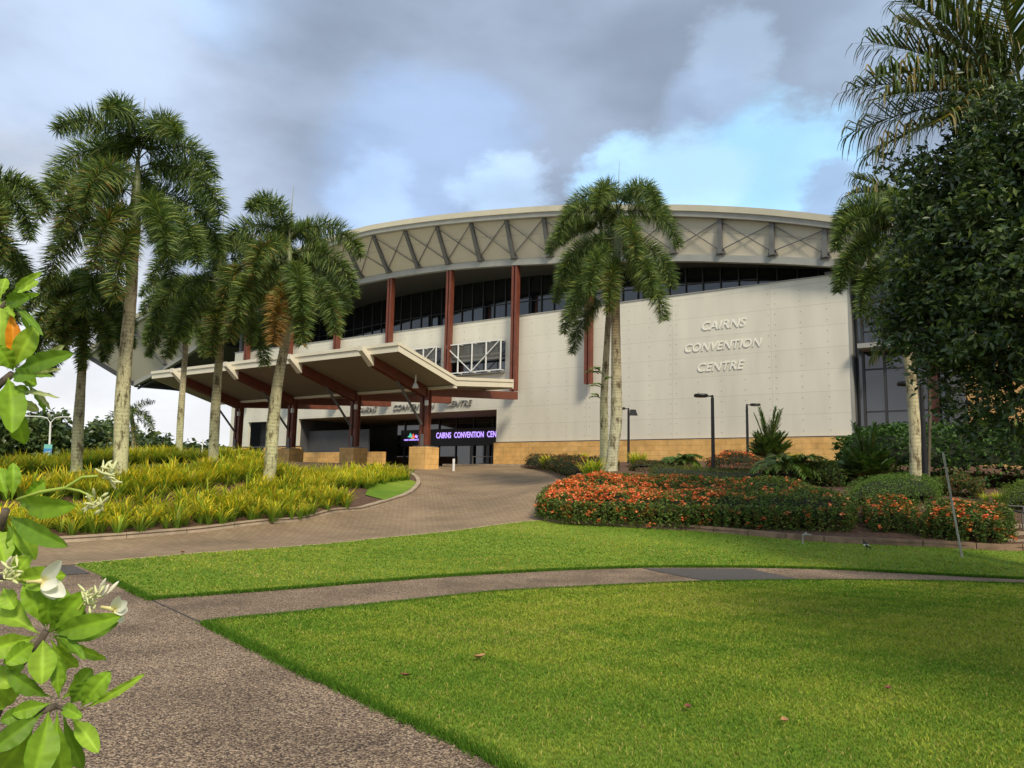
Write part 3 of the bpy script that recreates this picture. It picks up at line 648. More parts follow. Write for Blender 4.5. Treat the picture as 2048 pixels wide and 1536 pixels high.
# projecting window boxes with mesh screens and V bracing
for (a, b) in ((22.95, 28.1), (28.95, 34.05)):
    f = MB(); O = .55; z0, z1 = 9.66, 11.86
    for k in range(5):
        s = a + (b - a) * k / 4; lbox(f, s - .045, s + .045, O - .06, O, z0, z1); lbox(f, s - .03, s + .03, .0, O - .06, z1 - .06, z1); lbox(f, s - .03, s + .03, .0, O - .06, z0, z0 + .06)
    for z in (z0, z1 - .07): 
        for k in range(4): lbox(f, a + (b - a) * k / 4 + .045, a + (b - a) * (k + 1) / 4 - .045, O - .058, O - .004, z, z + .07)
    c = (a + b) / 2; f.beam(L3(a, O + .03, z1), L3(c, O + .03, z0 + .05), .05, .06); f.beam(L3(b, O + .03, z1), L3(c, O + .03, z0 + .05), .05, .06)
    fo = f.build('window_frame', 'white_paint', B)
    g = MB(); lbox(g, a - .05, b + .05, -.24, -.2, z0 - .05, z1 + .05); gl = g.build('window_glass', 'dark_glass', B)
    g = MB()
    for s in np.arange(a + .1, b, .11): lbox(g, s - .012, s + .012, O - .12, O - .09, z0 + .85, z1 - .08)
    lbox(g, a + .05, b - .05, O - .14, O - .125, z0 + .85, z0 + 1.0); lbox(g, a + .05, b - .05, O - .14, O - .125, z0 + 1.2, z0 + 1.3)
    g.build('window_screen', 'mesh_screen', B)
    g = MB(); lbox(g, b + .05, b + .1, 0, O - .1, z0, z1); lbox(g, a, b, 0.005, O - .15, z0 - .14, z0 - .08); g.build('window_box_side', 'grey_fascia', B)
# entrance recess: ceiling, back wall, glass doors
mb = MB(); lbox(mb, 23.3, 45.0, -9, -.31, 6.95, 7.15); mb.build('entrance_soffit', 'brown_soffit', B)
mb = MB(); lbox(mb, 37.4, 45.3, -8.8, -8.5, 2.6, 6.94); lbox(mb, 44.82, 45.1, -8.5, -.32, 2.6, 6.94); lbox(mb, 37.4, 44.8, -1.35, -1.2, 4.02, 6.25 - .3)
lbox(mb, 49.12, 51.73, -1.6, -1.4, 4.05, 6.8); mb.build('recess_wall', 'slate_wall', B)
mb = MB(); lbox(mb, 49.3, 49.9, -1.39, -1.36, 4.1, 6.1); mb.build('recess_door', 'black_metal', B)
mb = MB(); lbox(mb, 23.6, 37.3, -4.7, -4.6, 2.7, 6.94); lbox(mb, 37.3, 37.4, -8.5, -4.6, 2.7, 6.94); mb.build('entrance_glass', 'dark_glass', B)
mb = MB(); lbox(mb, 23.31, 23.56, -4.7, -.3, 2.7, 6.94); mb.build('recess_return', 'slate_wall', B)
mb = MB()
for s in (23.7, 25.4, 27.2, 29.1, 30.9, 32.7, 34.6, 36.5): lbox(mb, s - .05, s + .05, -4.59, -4.5, 2.7, 6.9)
lbox(mb, 23.6, 37.2, -4.59, -4.52, 5.55 - .55, 5.08 - .0); mb.build('door_frame', 'dark_steel', B)
for s in (27.4, 29.0):
    mb = MB(); lbox(mb, s, s + .32, -4.45, -4.40, 2.85, 4.8); mb.build('door_panel', mat('door_grey', (.10, .10, .10), .5), B)
mb = MB(); lbox(mb, 23.7, 26.6, -1.2, -1.15, 3.62, 3.68)
for s in (23.8, 24.8, 26.5): lbox(mb, s - .025, s + .025, -1.2, -1.15, 2.85, 3.62)
mb.build('entrance_railing', 'grey_steel', B)
mb = MB(); lbox(mb, 20.5, 27.5, -.4 + .6, 1.1, 2.6, 3.03); mb.build('entrance_step', 'concrete', B, uv=False)
# right wing: glass bays, red post, rendered orange wall
mb = MB(); lbox(mb, -4.6, -.11, -1.0, -.9, 4.6, 12.8); mb.build('wing_glass', 'dark_glass', B)
mb = MB(); lbox(mb, -.1, .6, -1.2, -.36, 4.6, 13.4); mb.build('return_wall', 'slate_wall', B)
mb = MB()
for s in (-.5, -1.55, -3.0, -4.4): lbox(mb, s - .06, s + .06, -.89, -.78, 4.6, 12.7)
for z in (5.9, 8.2, 10.3): 
    for a, b in ((-1.49, -.56), (-2.94, -1.61), (-4.34, -3.06)): lbox(mb, a, b, -.885, -.80, z, z + .07)
mb.build('wing_mullion', 'dark_steel', B)
mb = MB(); lbox(mb, -4.1, -3.75, -.7, -.3, 4.6, 12); mb.build('wing_post', 'red_steel', B)
mb = MB(); lbox(mb, -5.3, -4.62, -1.2, .3, 3, 11.8); mb.build('wing_column', 'slate_wall', B)
mb = MB(); lbox(mb, -28, -5.32, -1.2, -.6, 2.5, 13.2); mb.build('wing_wall', 'orange_wall', B, uv=True)
mb = MB(); lbox(mb, -2.6, -.5, -.78, .6, 9.2, 9.45); mb.build('wing_canopy', 'grey_fascia', B)

# ---- entrance canopy (porte-cochere): gull-wing slab on red posts and stone piers
PR = [(15.0, 8.86), (10.2, 7.62), (4.55, 8.18)]; TH = .42
cs0, cs1 = 19.05, 42.2
V = [];
for s in (cs0, cs1):
    for o, z in PR: V.append(L3(s, o, z))
    for o, z in PR: V.append(L3(s, o, z - TH))
f = MB(); f.add(V, [(0, 1, 7, 6), (1, 2, 8, 7)]); f.build('canopy_roof', 'cream_paint', B)
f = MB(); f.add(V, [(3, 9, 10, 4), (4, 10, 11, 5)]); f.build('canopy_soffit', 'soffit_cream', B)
f = MB()
for s, e in ((cs0 - .03, cs0), (cs1, cs1 + .03)):
    for (o0, z0), (o1, z1) in ((PR[0], PR[1]), (PR[1], PR[2])):
        f.hexa([L3(s, o0, z0 - TH - .03), L3(e, o0, z0 - TH - .03), L3(e, o1, z1 - TH - .03), L3(s, o1, z1 - TH - .03), L3(s, o0, z0 + .04), L3(e, o0, z0 + .04), L3(e, o1, z1 + .04), L3(s, o1, z1 + .04)])
        f.hexa([L3(s - .05 if e == cs0 else s, o0, z0 - .12), L3(e if e == cs0 else e + .05, o0, z0 - .12), L3(e if e == cs0 else e + .05, o1, z1 - .12), L3(s - .05 if e == cs0 else s, o1, z1 - .12), L3(s - .05 if e == cs0 else s, o0, z0 + .06), L3(e if e == cs0 else e + .05, o0, z0 + .06), L3(e if e == cs0 else e + .05, o1, z1 + .06), L3(s - .05 if e == cs0 else s, o1, z1 + .06)])
lbox(f, cs0 - .03, cs1 + .03, 15.0, 15.04, PR[0][1] - TH - .03, PR[0][1] + .03); lbox(f, cs0 - .06, cs1 + .06, 15.04, 15.11, PR[0][1] - .12, PR[0][1] + .06)
lbox(f, cs0 - .03, cs1 + .03, 4.47, 4.55, PR[2][1] - TH - .1, PR[2][1] + .04)
f.build('canopy_fascia', 'cream_paint', B)
f = MB(); lbox(f, cs0, cs1, 10.08, 10.32, PR[1][1] - TH - .16, PR[1][1] - TH - .01); f.build('canopy_gutter', 'cream_paint', B)
cols_s = [21.27, 27.1, 33.1, 38.9]
def zsl(o): return float(np.interp(o, [4.55, 10.2, 15.0], [8.18, 7.62, 8.86])) - TH
for s in cols_s:
    f = MB()
    for d in (-.13, .13):
        f.hexa([L3(s + d - .08, 10.4, zsl(10.4) - .62), L3(s + d + .08, 10.4, zsl(10.4) - .62), L3(s + d + .08, 14.75, zsl(14.75) - .50), L3(s + d - .08, 14.75, zsl(14.75) - .50), L3(s + d - .08, 10.4, zsl(10.4) - .02), L3(s + d + .08, 10.4, zsl(10.4) - .02), L3(s + d + .08, 14.75, zsl(14.75) - .02), L3(s + d - .08, 14.75, zsl(14.75) - .02)])
    f.build('canopy_rafter', 'red_steel', B)
    f = MB(); f.hexa([L3(s - .20, 14.75, zsl(14.75) - .54), L3(s + .20, 14.75, zsl(14.75) - .54), L3(s + .17, 15.62, zsl(15) + .12), L3(s - .17, 15.62, zsl(15) + .12), L3(s - .20, 14.75, zsl(14.75) - .035), L3(s + .20, 14.75, zsl(14.75) - .035), L3(s + .17, 15.62, zsl(15) + .40), L3(s - .17, 15.62, zsl(15) + .40)])
    f.build('rafter_nose', 'cream_paint', B)
    f = MB()
    for d in (-.13, .13):
        f.hexa([L3(s + d - .07, 1.0, 7.42), L3(s + d + .07, 1.0, 7.42), L3(s + d + .07, 10.1, 6.72), L3(s + d - .07, 10.1, 6.72), L3(s + d - .07, 1.0, 7.95), L3(s + d + .07, 1.0, 7.95), L3(s + d + .07, 10.1, 7.15), L3(s + d - .07, 10.1, 7.15)])
    f.build('canopy_tie_beam', 'red_steel', B)
    f = MB()
    for d in (-.19, .19):
        lbox(f, s + d - .10, s + d + .10, 10.02, 10.06, 3.8, 7.1); lbox(f, s + d - .10, s + d + .10, 10.34, 10.38, 3.8, 7.1); lbox(f, s + d - .02, s + d + .02, 10.06, 10.34, 3.8, 7.1)
    lbox(f, s - .08, s + .08, 10.1, 10.3, 4.3, 4.9); lbox(f, s - .08, s + .08, 10.1, 10.3, 6.3, 6.9)
    c = f.build('canopy_post', 'red_steel', B)
    f = MB(); lbox(f, s - .10, s + .10, 10.39, 10.45, 3.74, 4.45); lbox(f, s - .5, s + .5, 9.8, 10.6, 3.70, 3.76); f.build('base_plate', 'grey_steel', B)
    f = MB(); f.tube([L3(s, 10.5, 5.0), L3(s, 12.9, zsl(12.9) - .35)], .075, 8); f.build('canopy_brace', 'grey_steel', B)
    f = MB(); gz = g1(*L3(s, 10.2, 0)[:2]); lbox(f, s - .62, s + .62, 9.6, 10.8, gz - .3, 3.70); f.build('stone_pier', 'sandstone_blocks', B, uv=True)
    f = MB(); lbox(f, s - .38, s - .22, 10.39, 10.55, 6.1, 6.4); f.build('post_light', 'white_paint', B)
f = MB(); p = L3(20.5, 12.0, 0); zt = zsl(12.0)
f.tube([p + np.array([0, 0, zt]), p + np.array([0, 0, zt - .45]), p + np.array([0, 0, zt - .5]), p + np.array([0, 0, zt - .75])], [.05, .05, .1, .2], 10)
f.build('pendant_speaker', 'white_paint', B)
mb = MB(); p = L3(29.0, 5.0, 0); gz = g1(p[0], p[1])
q = PX(907, 938, 44); gz = g1(*q); mb.tube([(q[0], q[1], gz), (q[0], q[1], gz + .68), (q[0], q[1], gz + .70)], [.07, .07, .04], 10)
tag(mb.build('bollard', 'white_paint', None, smooth=False), 'slim white bollard standing on the driveway in front of the entrance doors', 'bollard')

# ---- lettering
def text(name, body, m, parent, s_left, z_base, cap, width, o, ext=.05, shear=0.0, spacing=1.0, bold=0):
    c = bpy.data.curves.new(name, 'FONT'); c.body = body; c.size = 1; c.extrude = ext; c.shear = shear; c.space_character = spacing; c.offset = bold; c.resolution_u = 4
    t = bpy.data.objects.new('tmp', c); COL.objects.link(t); bpy.context.view_layer.update()
    me = bpy.data.meshes.new_from_object(t.evaluated_get(bpy.context.evaluated_depsgraph_get())); bpy.data.objects.remove(t)
    me.name = name; v = np.array([tuple(x.co) for x in me.vertices]); x0, x1 = v[:, 0].min(), v[:, 0].max(); y0, y1 = v[:, 1].min(), v[:, 1].max()
    kx = width / (x1 - x0); ky = cap / .72 if cap else kx
    off = np.array(parent.matrix_basis.translation)
    for vert, q in zip(me.vertices, v):
        w = L3(s_left - (q[0] - x0) * kx, o + q[2], z_base + q[1] * ky) - off; vert.co = w
    me.materials.clear(); me.materials.append(MATS[m]); ob = bpy.data.objects.new(name, me); COL.objects.link(ob); ob.parent = parent; return ob
S1 = empty('building_sign', tuple(L3(7, 0, 10)))
tag(S1, 'raised white slanted letters reading CAIRNS CONVENTION CENTRE on the big cream wall', 'sign')
text('word', 'CAIRNS', 'sign_white', S1, 8.30, 11.13, .52, 2.72, .03, .015, .26, 1.05, .010)
text('word', 'CONVENTION', 'sign_white', S1, 9.40, 9.87, .52, 4.70, .03, .015, .26, 1.05, .010)
text('word', 'CENTRE', 'sign_white', S1, 8.60, 8.62, .52, 2.86, .03, .015, .26, 1.05, .010)
S2 = empty('building_sign', tuple(L3(31, 0, 7.2)))
tag(S2, 'dim grey raised letters reading CAIRNS CONVENTION CENTRE on the wall band under the canopy', 'sign')
text('word', 'CAIRNS', 'sign_grey', S2, 37.5, 7.22, .42, 2.15, .07, .05, .26, 1.05)
text('word', 'CONVENTION', 'sign_grey', S2, 33.5, 7.25, .42, 4.2, .07, .05, .26, 1.05)
text('word', 'CENTRE', 'sign_grey', S2, 28.1, 7.32, .42, 2.35, .07, .05, .26, 1.05)
S3 = empty('screen_sign', tuple(L3(30, -4.3, 5.2)))
tag(S3, 'black screen over the entrance doors with glowing purple letters and a small colourful emblem', 'sign')
OL = -4.3
mb = MB(); 
sA, zA = onwall(1000, 858, OL); sB, zB = onwall(800, 892, OL); lbox(mb, sA, sB, OL - .18, OL - .06, zB - .05, zA + .15); mb.build('screen', 'black_metal', S3)
s0, z0 = onwall(872, 876.5, OL); s1, z1 = onwall(993, 873, OL); sc_, zc = onwall(872, 865, OL)
for wd, xa, xb in (('CAIRNS', 872.4, 901.8), ('CONVENTION', 908.3, 967.2), ('CEN', 974, 992.4)):
    sa, _ = onwall(xa, 875, OL); sb, _ = onwall(xb, 875, OL); text('screen_text', wd, 'led_purple', S3, sa, z0, (zc - z0), sa - sb, OL, .01, 0, 1.0, .012)
s2, z2 = onwall(808, 881.5, OL); s3, _ = onwall(843, 880, OL)
text('emblem_text', 'CAIRNS CONVENTION CENTRE', 'led_purple', S3, s2, z2, .13, s2 - s3, OL, .01, 0, 1.0, .004)
def splash(mt, pts):
    f = MB(); q = [onwall(x, y, OL) for x, y in pts]; n = len(q)
    f.add([L3(a, OL + .0, b) for a, b in q] + [L3(a, OL - .03, b) for a, b in q], [tuple(range(n))] + [(i, (i + 1) % n, n + (i + 1) % n, n + i) for i in range(n)]); f.build('emblem', mt, S3)
splash('led_teal', [(815, 874), (819, 870), (820, 866), (823, 869), (824.5, 874), (820, 875)])
splash('led_red', [(824.6, 874), (825, 869), (826.5, 867), (828, 871), (831, 872), (829, 876)])
splash('led_purple', [(831, 875), (830.5, 872), (832, 869), (832.5, 872), (836, 871), (833.5, 874), (835, 877)])
splash('led_orange', [(820.5, 875.8), (824, 875), (829, 876.5), (825, 877.6)])
# ------------------------------------------------------------------ palms
def frond_plume(e0, D, L=2.6, leaf=.62, n=104, per=9, old=0.0, seed=1, width=.025):
    """foxtail frond along +X: arching rachis with leaflets all round it"""
    R = np.random.default_rng(seed); K = 24; e = math.radians(e0); pos = [np.zeros(3)]; tan = []
    side = R.normal(0, .10)
    for i in range(K):
        t = i / K; a = e - math.radians(D) * (t ** .85) * 1.12; a = max(a, math.radians(-88)); d = np.array([math.cos(a) * math.cos(side * t), math.sin(side * t) * math.cos(a), math.sin(a)]); tan.append(d); pos.append(pos[-1] + d * L / K)
    pos = np.array(pos); tan.append(tan[-1]); tan = np.array(tan)
    V = []; Fc = []; C = []
    for i in range(K + 1):                                  # rachis, three sided
        r = .028 * (1 - .8 * i / K); t = tan[i]; s = np.cross(t, [0, 0, 1.]); s /= np.linalg.norm(s) + 1e-9; u = np.cross(s, t)
        for a in (0, 2.1, 4.2): V.append(pos[i] + (s * math.cos(a) + u * math.sin(a)) * r); C.append((.20, .22, .09))
    for i in range(K):
        for k in range(3): Fc.append((i * 3 + k, i * 3 + (k + 1) % 3, (i + 1) * 3 + (k + 1) % 3, (i + 1) * 3 + k))
    for j in range(n):
        tt = .13 + .87 * (j + R.random()) / n; x = tt * K; i = min(int(x), K - 1); w = x - i
        p = pos[i] * (1 - w) + pos[i + 1] * w; t = tan[i]; s = np.cross(t, [0, 0, 1.]); s /= np.linalg.norm(s) + 1e-9; u = np.cross(s, t)
        for k in range(per):
            a = R.uniform(0, 2 * math.pi); ln = leaf * (.50 + .55 * math.sin(math.pi * min(tt * 1.02, 1) ** .9)) * R.uniform(.75, 1.15)
            d = (s * math.cos(a) + u * math.sin(a)) + t * R.uniform(.12, .60); d /= np.linalg.norm(d)
            q1 = p + d * ln * .5 + np.array([0, 0, -.03 * ln]); q2 = p + d * ln * .97 + np.array([0, 0, -.15 * ln])
            sw = np.cross(d, R.normal(0, 1, 3)); sw /= np.linalg.norm(sw) + 1e-9; sw *= width / 2 * R.uniform(.7, 1.3)
            b = len(V); V += [p - sw * .6, p + sw * .6, q1 + sw, q1 - sw, q2]
            Fc += [(b, b + 1, b + 2, b + 3), (b + 3, b + 2, b + 4)]
            g = R.uniform(.6, 1.35); c = np.array([.085, .145, .040]) * g
            if R.random() < .35: c = np.array([.24, .31, .08]) * g
            o_ = old * (.3 + .9 * tt)
            if R.random() < o_: c = np.array([.30, .17, .05]) * g
            elif R.random() < .03 + old * .4: c = np.array([.30, .30, .06]) * g
            C += [c * .8, c * .8, c, c, c * 1.2]
    return V, Fc, C
def frond_long(e0, D, L=2.8, leaf=.85, n=42, seed=1, width=.05, tint=(.08, .12, .03), bend=1.0, dry=0.15):
    """pinnate frond along +X, long leaflets in two ranks that bend over and hang"""
    R = np.random.default_rng(seed); K = 20; e = math.radians(e0); pos = [np.zeros(3)]; tan = []
    for i in range(K):
        a = e - math.radians(D) * (i / K) ** 1.3; d = np.array([math.cos(a), 0, math.sin(a)]); tan.append(d); pos.append(pos[-1] + d * L / K)
    pos = np.array(pos); tan.append(tan[-1]); tan = np.array(tan); V = []; Fc = []; C = []
    for i in range(K + 1):
        r = .035 * (1 - .75 * i / K); t = tan[i]; s = np.array([0, 1., 0]); u = np.cross(s, t)
        for a in (0, 2.1, 4.2): V.append(pos[i] + (s * math.cos(a) + u * math.sin(a)) * r); C.append((.16, .17, .06))
    for i in range(K):
        for k in range(3): Fc.append((i * 3 + k, i * 3 + (k + 1) % 3, (i + 1) * 3 + (k + 1) % 3, (i + 1) * 3 + k))
    for j in range(n):
        tt = .18 + .82 * (j + R.random() * .6) / n; x = tt * K; i = min(int(x), K - 1); w = x - i; p0 = pos[i] * (1 - w) + pos[i + 1] * w; t = tan[i]
        for sd in (-1, 1):
            ln = leaf * (.5 + .6 * math.sin(math.pi * min(1, tt) ** .9 * .95)) * R.uniform(.8, 1.15); d = np.array([0, sd * 1., 0]) * R.uniform(.6, 1) + t * R.uniform(.5, .9) + np.array([0, 0, R.uniform(.0, .35)]); d /= np.linalg.norm(d)
            kn = R.uniform(.3, .7); c = np.array(tint) * R.uniform(.6, 1.4)
            if R.random() < dry: c = np.array([.28, .22, .07]) * R.uniform(.7, 1.2)
            p = p0.copy(); b = len(V); S = 5; sw = np.cross(d, [0, 0, 1.]); sw /= np.linalg.norm(sw) + 1e-9
            for q in range(S + 1):
                f = q / S; wd = width * (1 - .85 * f ** 2) / 2; V += [p - sw * wd, p + sw * wd + np.array([0, 0, wd * .5])]; C += [c * (.8 + .3 * f)] * 2
                if f > kn * .8: d = d + np.array([0, 0, -1.1 * bend]) ; d /= np.linalg.norm(d)
                p = p + d * ln / S
            for q in range(S): Fc.append((b + 2 * q, b + 2 * q + 1, b + 2 * q + 3, b + 2 * q + 2))
    return V, Fc, C
FR = {}
def getfrond(key):
    if key in FR: return FR[key].copy()
    kind, e0, D, L, leaf, old = key
    if kind == 'plume': V, Fc, C = frond_plume(e0, D, L, leaf, old=old, seed=abs(hash((e0, D, round(old * 10)))) % 1000)
    elif kind == 'far': V, Fc, C = frond_plume(e0, D, L, leaf, n=40, per=4, old=old, seed=5, width=.07)
    elif kind == 'long': V, Fc, C = frond_long(e0, D, L, leaf, seed=int(e0 + 200), dry=old)
    elif kind == 'soft': V, Fc, C = frond_long(e0, D, L, leaf, seed=int(e0 + 300), dry=old, tint=(.15, .26, .05), width=.06, bend=.35, n=26)
    elif kind == 'stiff': V, Fc, C = frond_long(e0, D, L, leaf, seed=int(e0 + 400), dry=old, tint=(.095, .17, .04), width=.05, bend=.05, n=30)
    o = mk('frond', V, Fc, 'palm_leaf', cols=C); FR[key] = o; return o
def put_frond(par, loc, az, key, roll=0):
    o = getfrond(key)
    if o.name not in COL.objects: COL.objects.link(o)
    o.parent = par; o.location = loc; o.rotation_euler = (0, 0, math.radians(az)); return o
def trunk_mesh(par, pts, r0, r1, colour_lo, colour_hi, name='trunk', m='palm_bark', bulge=.25, ring=.11, n=14):
    P = smoothline([np.array(p) for p in pts], .055); N_ = len(P); V = []; Fc = []; C = []; acc = 0
    zs = [p[2] for p in P]; H = zs[-1] - zs[0]; R = np.random.default_rng(int(abs(P[0][0] * 100)) + 3); jit = R.normal(0, .012, N_)
    for i, p in enumerate(P):
        f = (p[2] - zs[0]) / H; r = r0 + (r1 - r0) * f; r *= 1 + bulge * math.exp(-((f - .38) / .20) ** 2) * .45 + .35 * math.exp(-f / .03); ph = ((p[2] / ring) % 1)
        r *= 1 + .02 * (ph < .35) + jit[i] * .6; mixk = min(1, max(0, (f - .25) / .6)); c = np.array(colour_lo) * (1 - mixk) + np.array(colour_hi) * mixk
        if ph < .35: c = c * (.78 - .12 * mixk)
        for k in range(n):
            a = 2 * math.pi * k / n; V.append((p[0] + r * math.cos(a), p[1] + r * math.sin(a), p[2])); C.append(c * R.uniform(.93, 1.07))
    for i in range(N_ - 1):
        for k in range(n): Fc.append((i * n + k, i * n + (k + 1) % n, (i + 1) * n + (k + 1) % n, (i + 1) * n + k))
    return mk(name, V, Fc, m, par, cols=C, smooth=True)
STD = [(88, 95), (80, 125), (74, 138), (66, 140), (58, 138), (48, 130), (40, 126), (30, 116), (18, 104), (6, 92), (-8, 78), (-24, 60)]
LAY_A = [(-112, 84, 125, 0, 0), (178, 52, 118, 0, 0), (2, 52, 112, 0, 0), (-4, 26, 98, .2, 0), (-22, 4, 86, .5, 0), (-98, 38, 112, .25, .1), (-84, -12, 66, .6, .85), (184, 22, 100, .3, .1), (-150, -6, 76, .55, .1), (70, 66, 120, 0, 0), (120, 60, 120, 0, 0), (95, 35, 110, .2, 0), (40, 30, 100, .3, 0), (150, 20, 95, .4, 0), (-50, -5, 80, .6, .05), (-130, 12, 92, .45, .05), (-70, 14, 92, .45, 0)]
LAY_B = [(-80, 85, 122, 0, 0), (6, 64, 125, 0, 0), (184, 46, 112, 0, 0), (160, 62, 118, 0, 0), (180, 16, 92, .35, 0), (205, -6, 74, .6, 0), (-95, 38, 118, .35, .1), (-4, 34, 102, .15, 0), (-12, 4, 74, .5, 0), (22, 22, 96, .35, 0), (158, -22, 56, .7, 0), (60, 52, 118, .1, 0), (110, 40, 110, .2, 0), (-40, 10, 86, .5, 0), (-140, 24, 98, .3, .05), (80, 10, 90, .5, 0), (-90, 2, 80, .62, .12), (-112, 26, 104, .45, .1), (-70, -14, 64, .8, .1), (-30, 76, 122, 0, 0), (-130, 74, 120, .02, 0)]
LAY_C = [(170, 70, 128, 0, 0), (10, 66, 126, 0, 0), (185, 44, 116, .1, 0), (-5, 38, 108, .1, 0), (-60, 60, 124, .05, 0), (-118, 58, 124, .05, 0), (178, 14, 92, .35, 0), (-8, 10, 88, .35, 0), (-80, 26, 104, .3, .05), (200, -12, 70, .6, 0), (-20, -14, 66, .6, 0), (-130, 4, 86, .5, 0), (-50, 2, 84, .5, 0), (90, 55, 120, .1, 0), (60, 20, 100, .3, 0), (130, 20, 100, .3, 0), (-100, -10, 74, .6, .1)]
def palm(label, base, tr, Y, heart, L, r0, r1, n=15, seed=1, group='foxtail palms in the planting beds', shaft=1.0, extra=(), spear=True, lo=(.56, .55, .36), hi=(.42, .33, .25), kind='plume', leaf=None, leanY=0, skip=(), lay=None):
    b = at(base[0], base[1], Y); gz = g1(b[0], b[1]); E = empty('palm_tree', (b[0], b[1], gz)); tag(E, label, 'palm tree', group)
    pts = [at(x, y, Y) for x, y in tr]; h = at(heart[0], heart[1], Y + leanY); pts = [np.array([b[0], b[1], gz - .05])] + [p for p in pts if p[2] > gz + .3]
    topT = pts[-1]
    trunk_mesh(E, pts, r0, r1, lo, hi)
    mb = MB(); mb.tube([topT - np.array([0, 0, .05]), topT + (h - topT) * .25, topT + (h - topT) * .7, h], [r1 * 1.02, r1 * 1.2, r1 * .8, .06], 10); mb.build('crown_shaft', 'green_shaft', E, smooth=True)
    R = random.Random(seed); hl = h - np.array([b[0], b[1], gz]); lf = leaf or .50 * L / 2.6
    az0 = R.uniform(0, 360)
    sh = hl - (topT - np.array([b[0], b[1], gz]))
    if lay:
        for az, e0, D, dr, old in lay: put_frond(E, tuple(hl - sh * dr), az + R.uniform(-6, 6), (kind, e0, D, L * (.85 if e0 > 60 else 1), lf, old))
        n = 0; extra = ()
    for i in range(n):
        k = min(len(STD) - 1, int(i * len(STD) / n)); e0, D = STD[k]
        if i in skip: continue
        put_frond(E, tuple(hl - (hl - (topT - np.array([b[0], b[1], gz]))) * min(.8, i * .065)), az0 + i * 137.5 + R.uniform(-12, 12), (kind, e0, D, L * (.8 if i < 3 else 1), lf, .0 if k < 9 else .10))
    for az, e0, D, old in extra: put_frond(E, tuple(hl - np.array([0, 0, .25])), az, (kind, e0, D, L, lf, old))
    if spear:
        mb = MB(); mb.tube([h - np.array([0, 0, .3]), h + np.array([.05, 0, .6 * L])], [.03, .006], 5); mb.build('spear_leaf', mat('spear_green', (.30, .30, .16), .6), E)
    return E
palm('tallest foxtail palm, thick pale mottled trunk, second from the left in the yellow beds', (240, 985), [(242, 900), (245, 800), (252, 700), (262, 590), (266, 500)], 22, (276, 322), 3.35, .20, .15, seed=4, lay=LAY_B,
     extra=[(-95, 15, 95, .35), (-60, 0, 85, .1), (-125, 5, 85, 0), (-80, 60, 110, 0), (170, 30, 95, 0), (10, 55, 100, 0)])
palm('foxtail palm with greenish trunk in the front yellow bed and a reddish hanging frond', (530, 975), [(541, 930), (546, 850), (555, 770), (570, 690), (580, 640)], 25, (578, 478), 3.05, .20, .14, seed=11, lay=LAY_A,
     extra=[(-90, 8, 92, .85), (-55, 0, 85, .1), (-130, 0, 85, .05), (-70, 35, 105, .1), (-110, 55, 100, 0), (175, 40, 95, .1)])
palm('medium foxtail palm with straight pale trunk between the canopy and the greenish trunked palm', (425, 944), [(428, 880), (432, 800), (438, 720), (441, 670)], 27.5, (440, 510), 3.0, .17, .13, seed=23, lay=[(a + 25, e, d, r, o) for a, e, d, r, o in LAY_C], extra=[(-120, 10, 95, .2), (-150, 25, 95, .1)])
palm('slim foxtail palm with dark feathery crown, leftmost of the trunks in the yellow beds', (153, 952), [(155, 880), (160, 800), (165, 720), (166, 670)], 25.5, (170, 598), 2.15, .17, .12, seed=31, lay=[(a + 12, e, d, r, min(o, .3)) for a, e, d, r, o in LAY_B], extra=[(-85, 30, 100, .25)])
palm('slender foxtail palm in front of the far end of the roof overhang', (358, 925), [(360, 860), (365, 780), (371, 700), (372, 670)], 36, (370, 585), 2.6, .15, .11, seed=37, lay=[(-a + 170, e, d, r, o) for a, e, d, r, o in LAY_C])
palm('foxtail palm half out of view beyond the left edge', (-75, 1010), [(-72, 900), (-70, 800), (-70, 700), (-70, 560)], 19, (-85, 365), 2.6, .17, .12, n=10, seed=40, extra=[(10, 50, 100, 0), (-10, 0, 85, .1)])
palm('low foxtail palm crown showing at the left edge behind the white flowering shrub', (-80, 960), [(-75, 880), (-70, 800), (-66, 700), (-60, 640)], 24, (-70, 520), 2.5, .16, .12, seed=43, lay=[(-a + 180, e, d, r, 0) for a, e, d, r, o in LAY_B])
PA = palm('thick ringed foxtail palm before the big cream wall, right one of a pair', (1221, 947), [(1226, 900), (1232, 850), (1233, 800), (1232, 700), (1231, 600)], 30.5, (1236, 415), 3.35, .225, .17, seed=52, lay=LAY_C, extra=[(-60, 50, 108, 0), (-120, 52, 112, 0), (-90, 20, 98, 0), (180, 35, 100, 0), (0, 40, 105, 0)], lo=(.58, .56, .42), hi=(.33, .25, .17))
palm('slimmer foxtail palm with ferns on its trunk, left of the pair before the cream wall', (1207, 932), [(1208, 870), (1208, 800), (1212, 720), (1218, 620)], 32, (1200, 435), 3.0, .17, .12, seed=57, lay=[q for i, q in enumerate([(a - 15, e, d, min(.85, r + .15), o) for a, e, d, r, o in LAY_B]) if i in (2, 3, 4, 5, 10, 14, 12, 0)], extra=[(175, 15, 95, 0), (160, 45, 105, 0)])
palm('foxtail palm with white trunk rising into the dark tree at the right', (1832, 996), [(1831, 930), (1829, 850), (1822, 760), (1812, 680), (1800, 560)], 23, (1790, 440), 2.7, .16, .11, seed=61, lay=[(a + 5, e, d, r, o) for a, e, d, r, o in LAY_C], extra=[(178, 35, 100, 0), (165, 5, 90, .1), (-150, 50, 105, 0)], lo=(.62, .56, .40), hi=(.50, .42, .28))
palm('distant palm against the white sky between the left trunks', (268, 925), [(268, 890), (267, 870), (265, 850)], 82, (264, 828), 3.6, .28, .2, n=12, seed=66, kind='far', leaf=.62, spear=False, group=None)
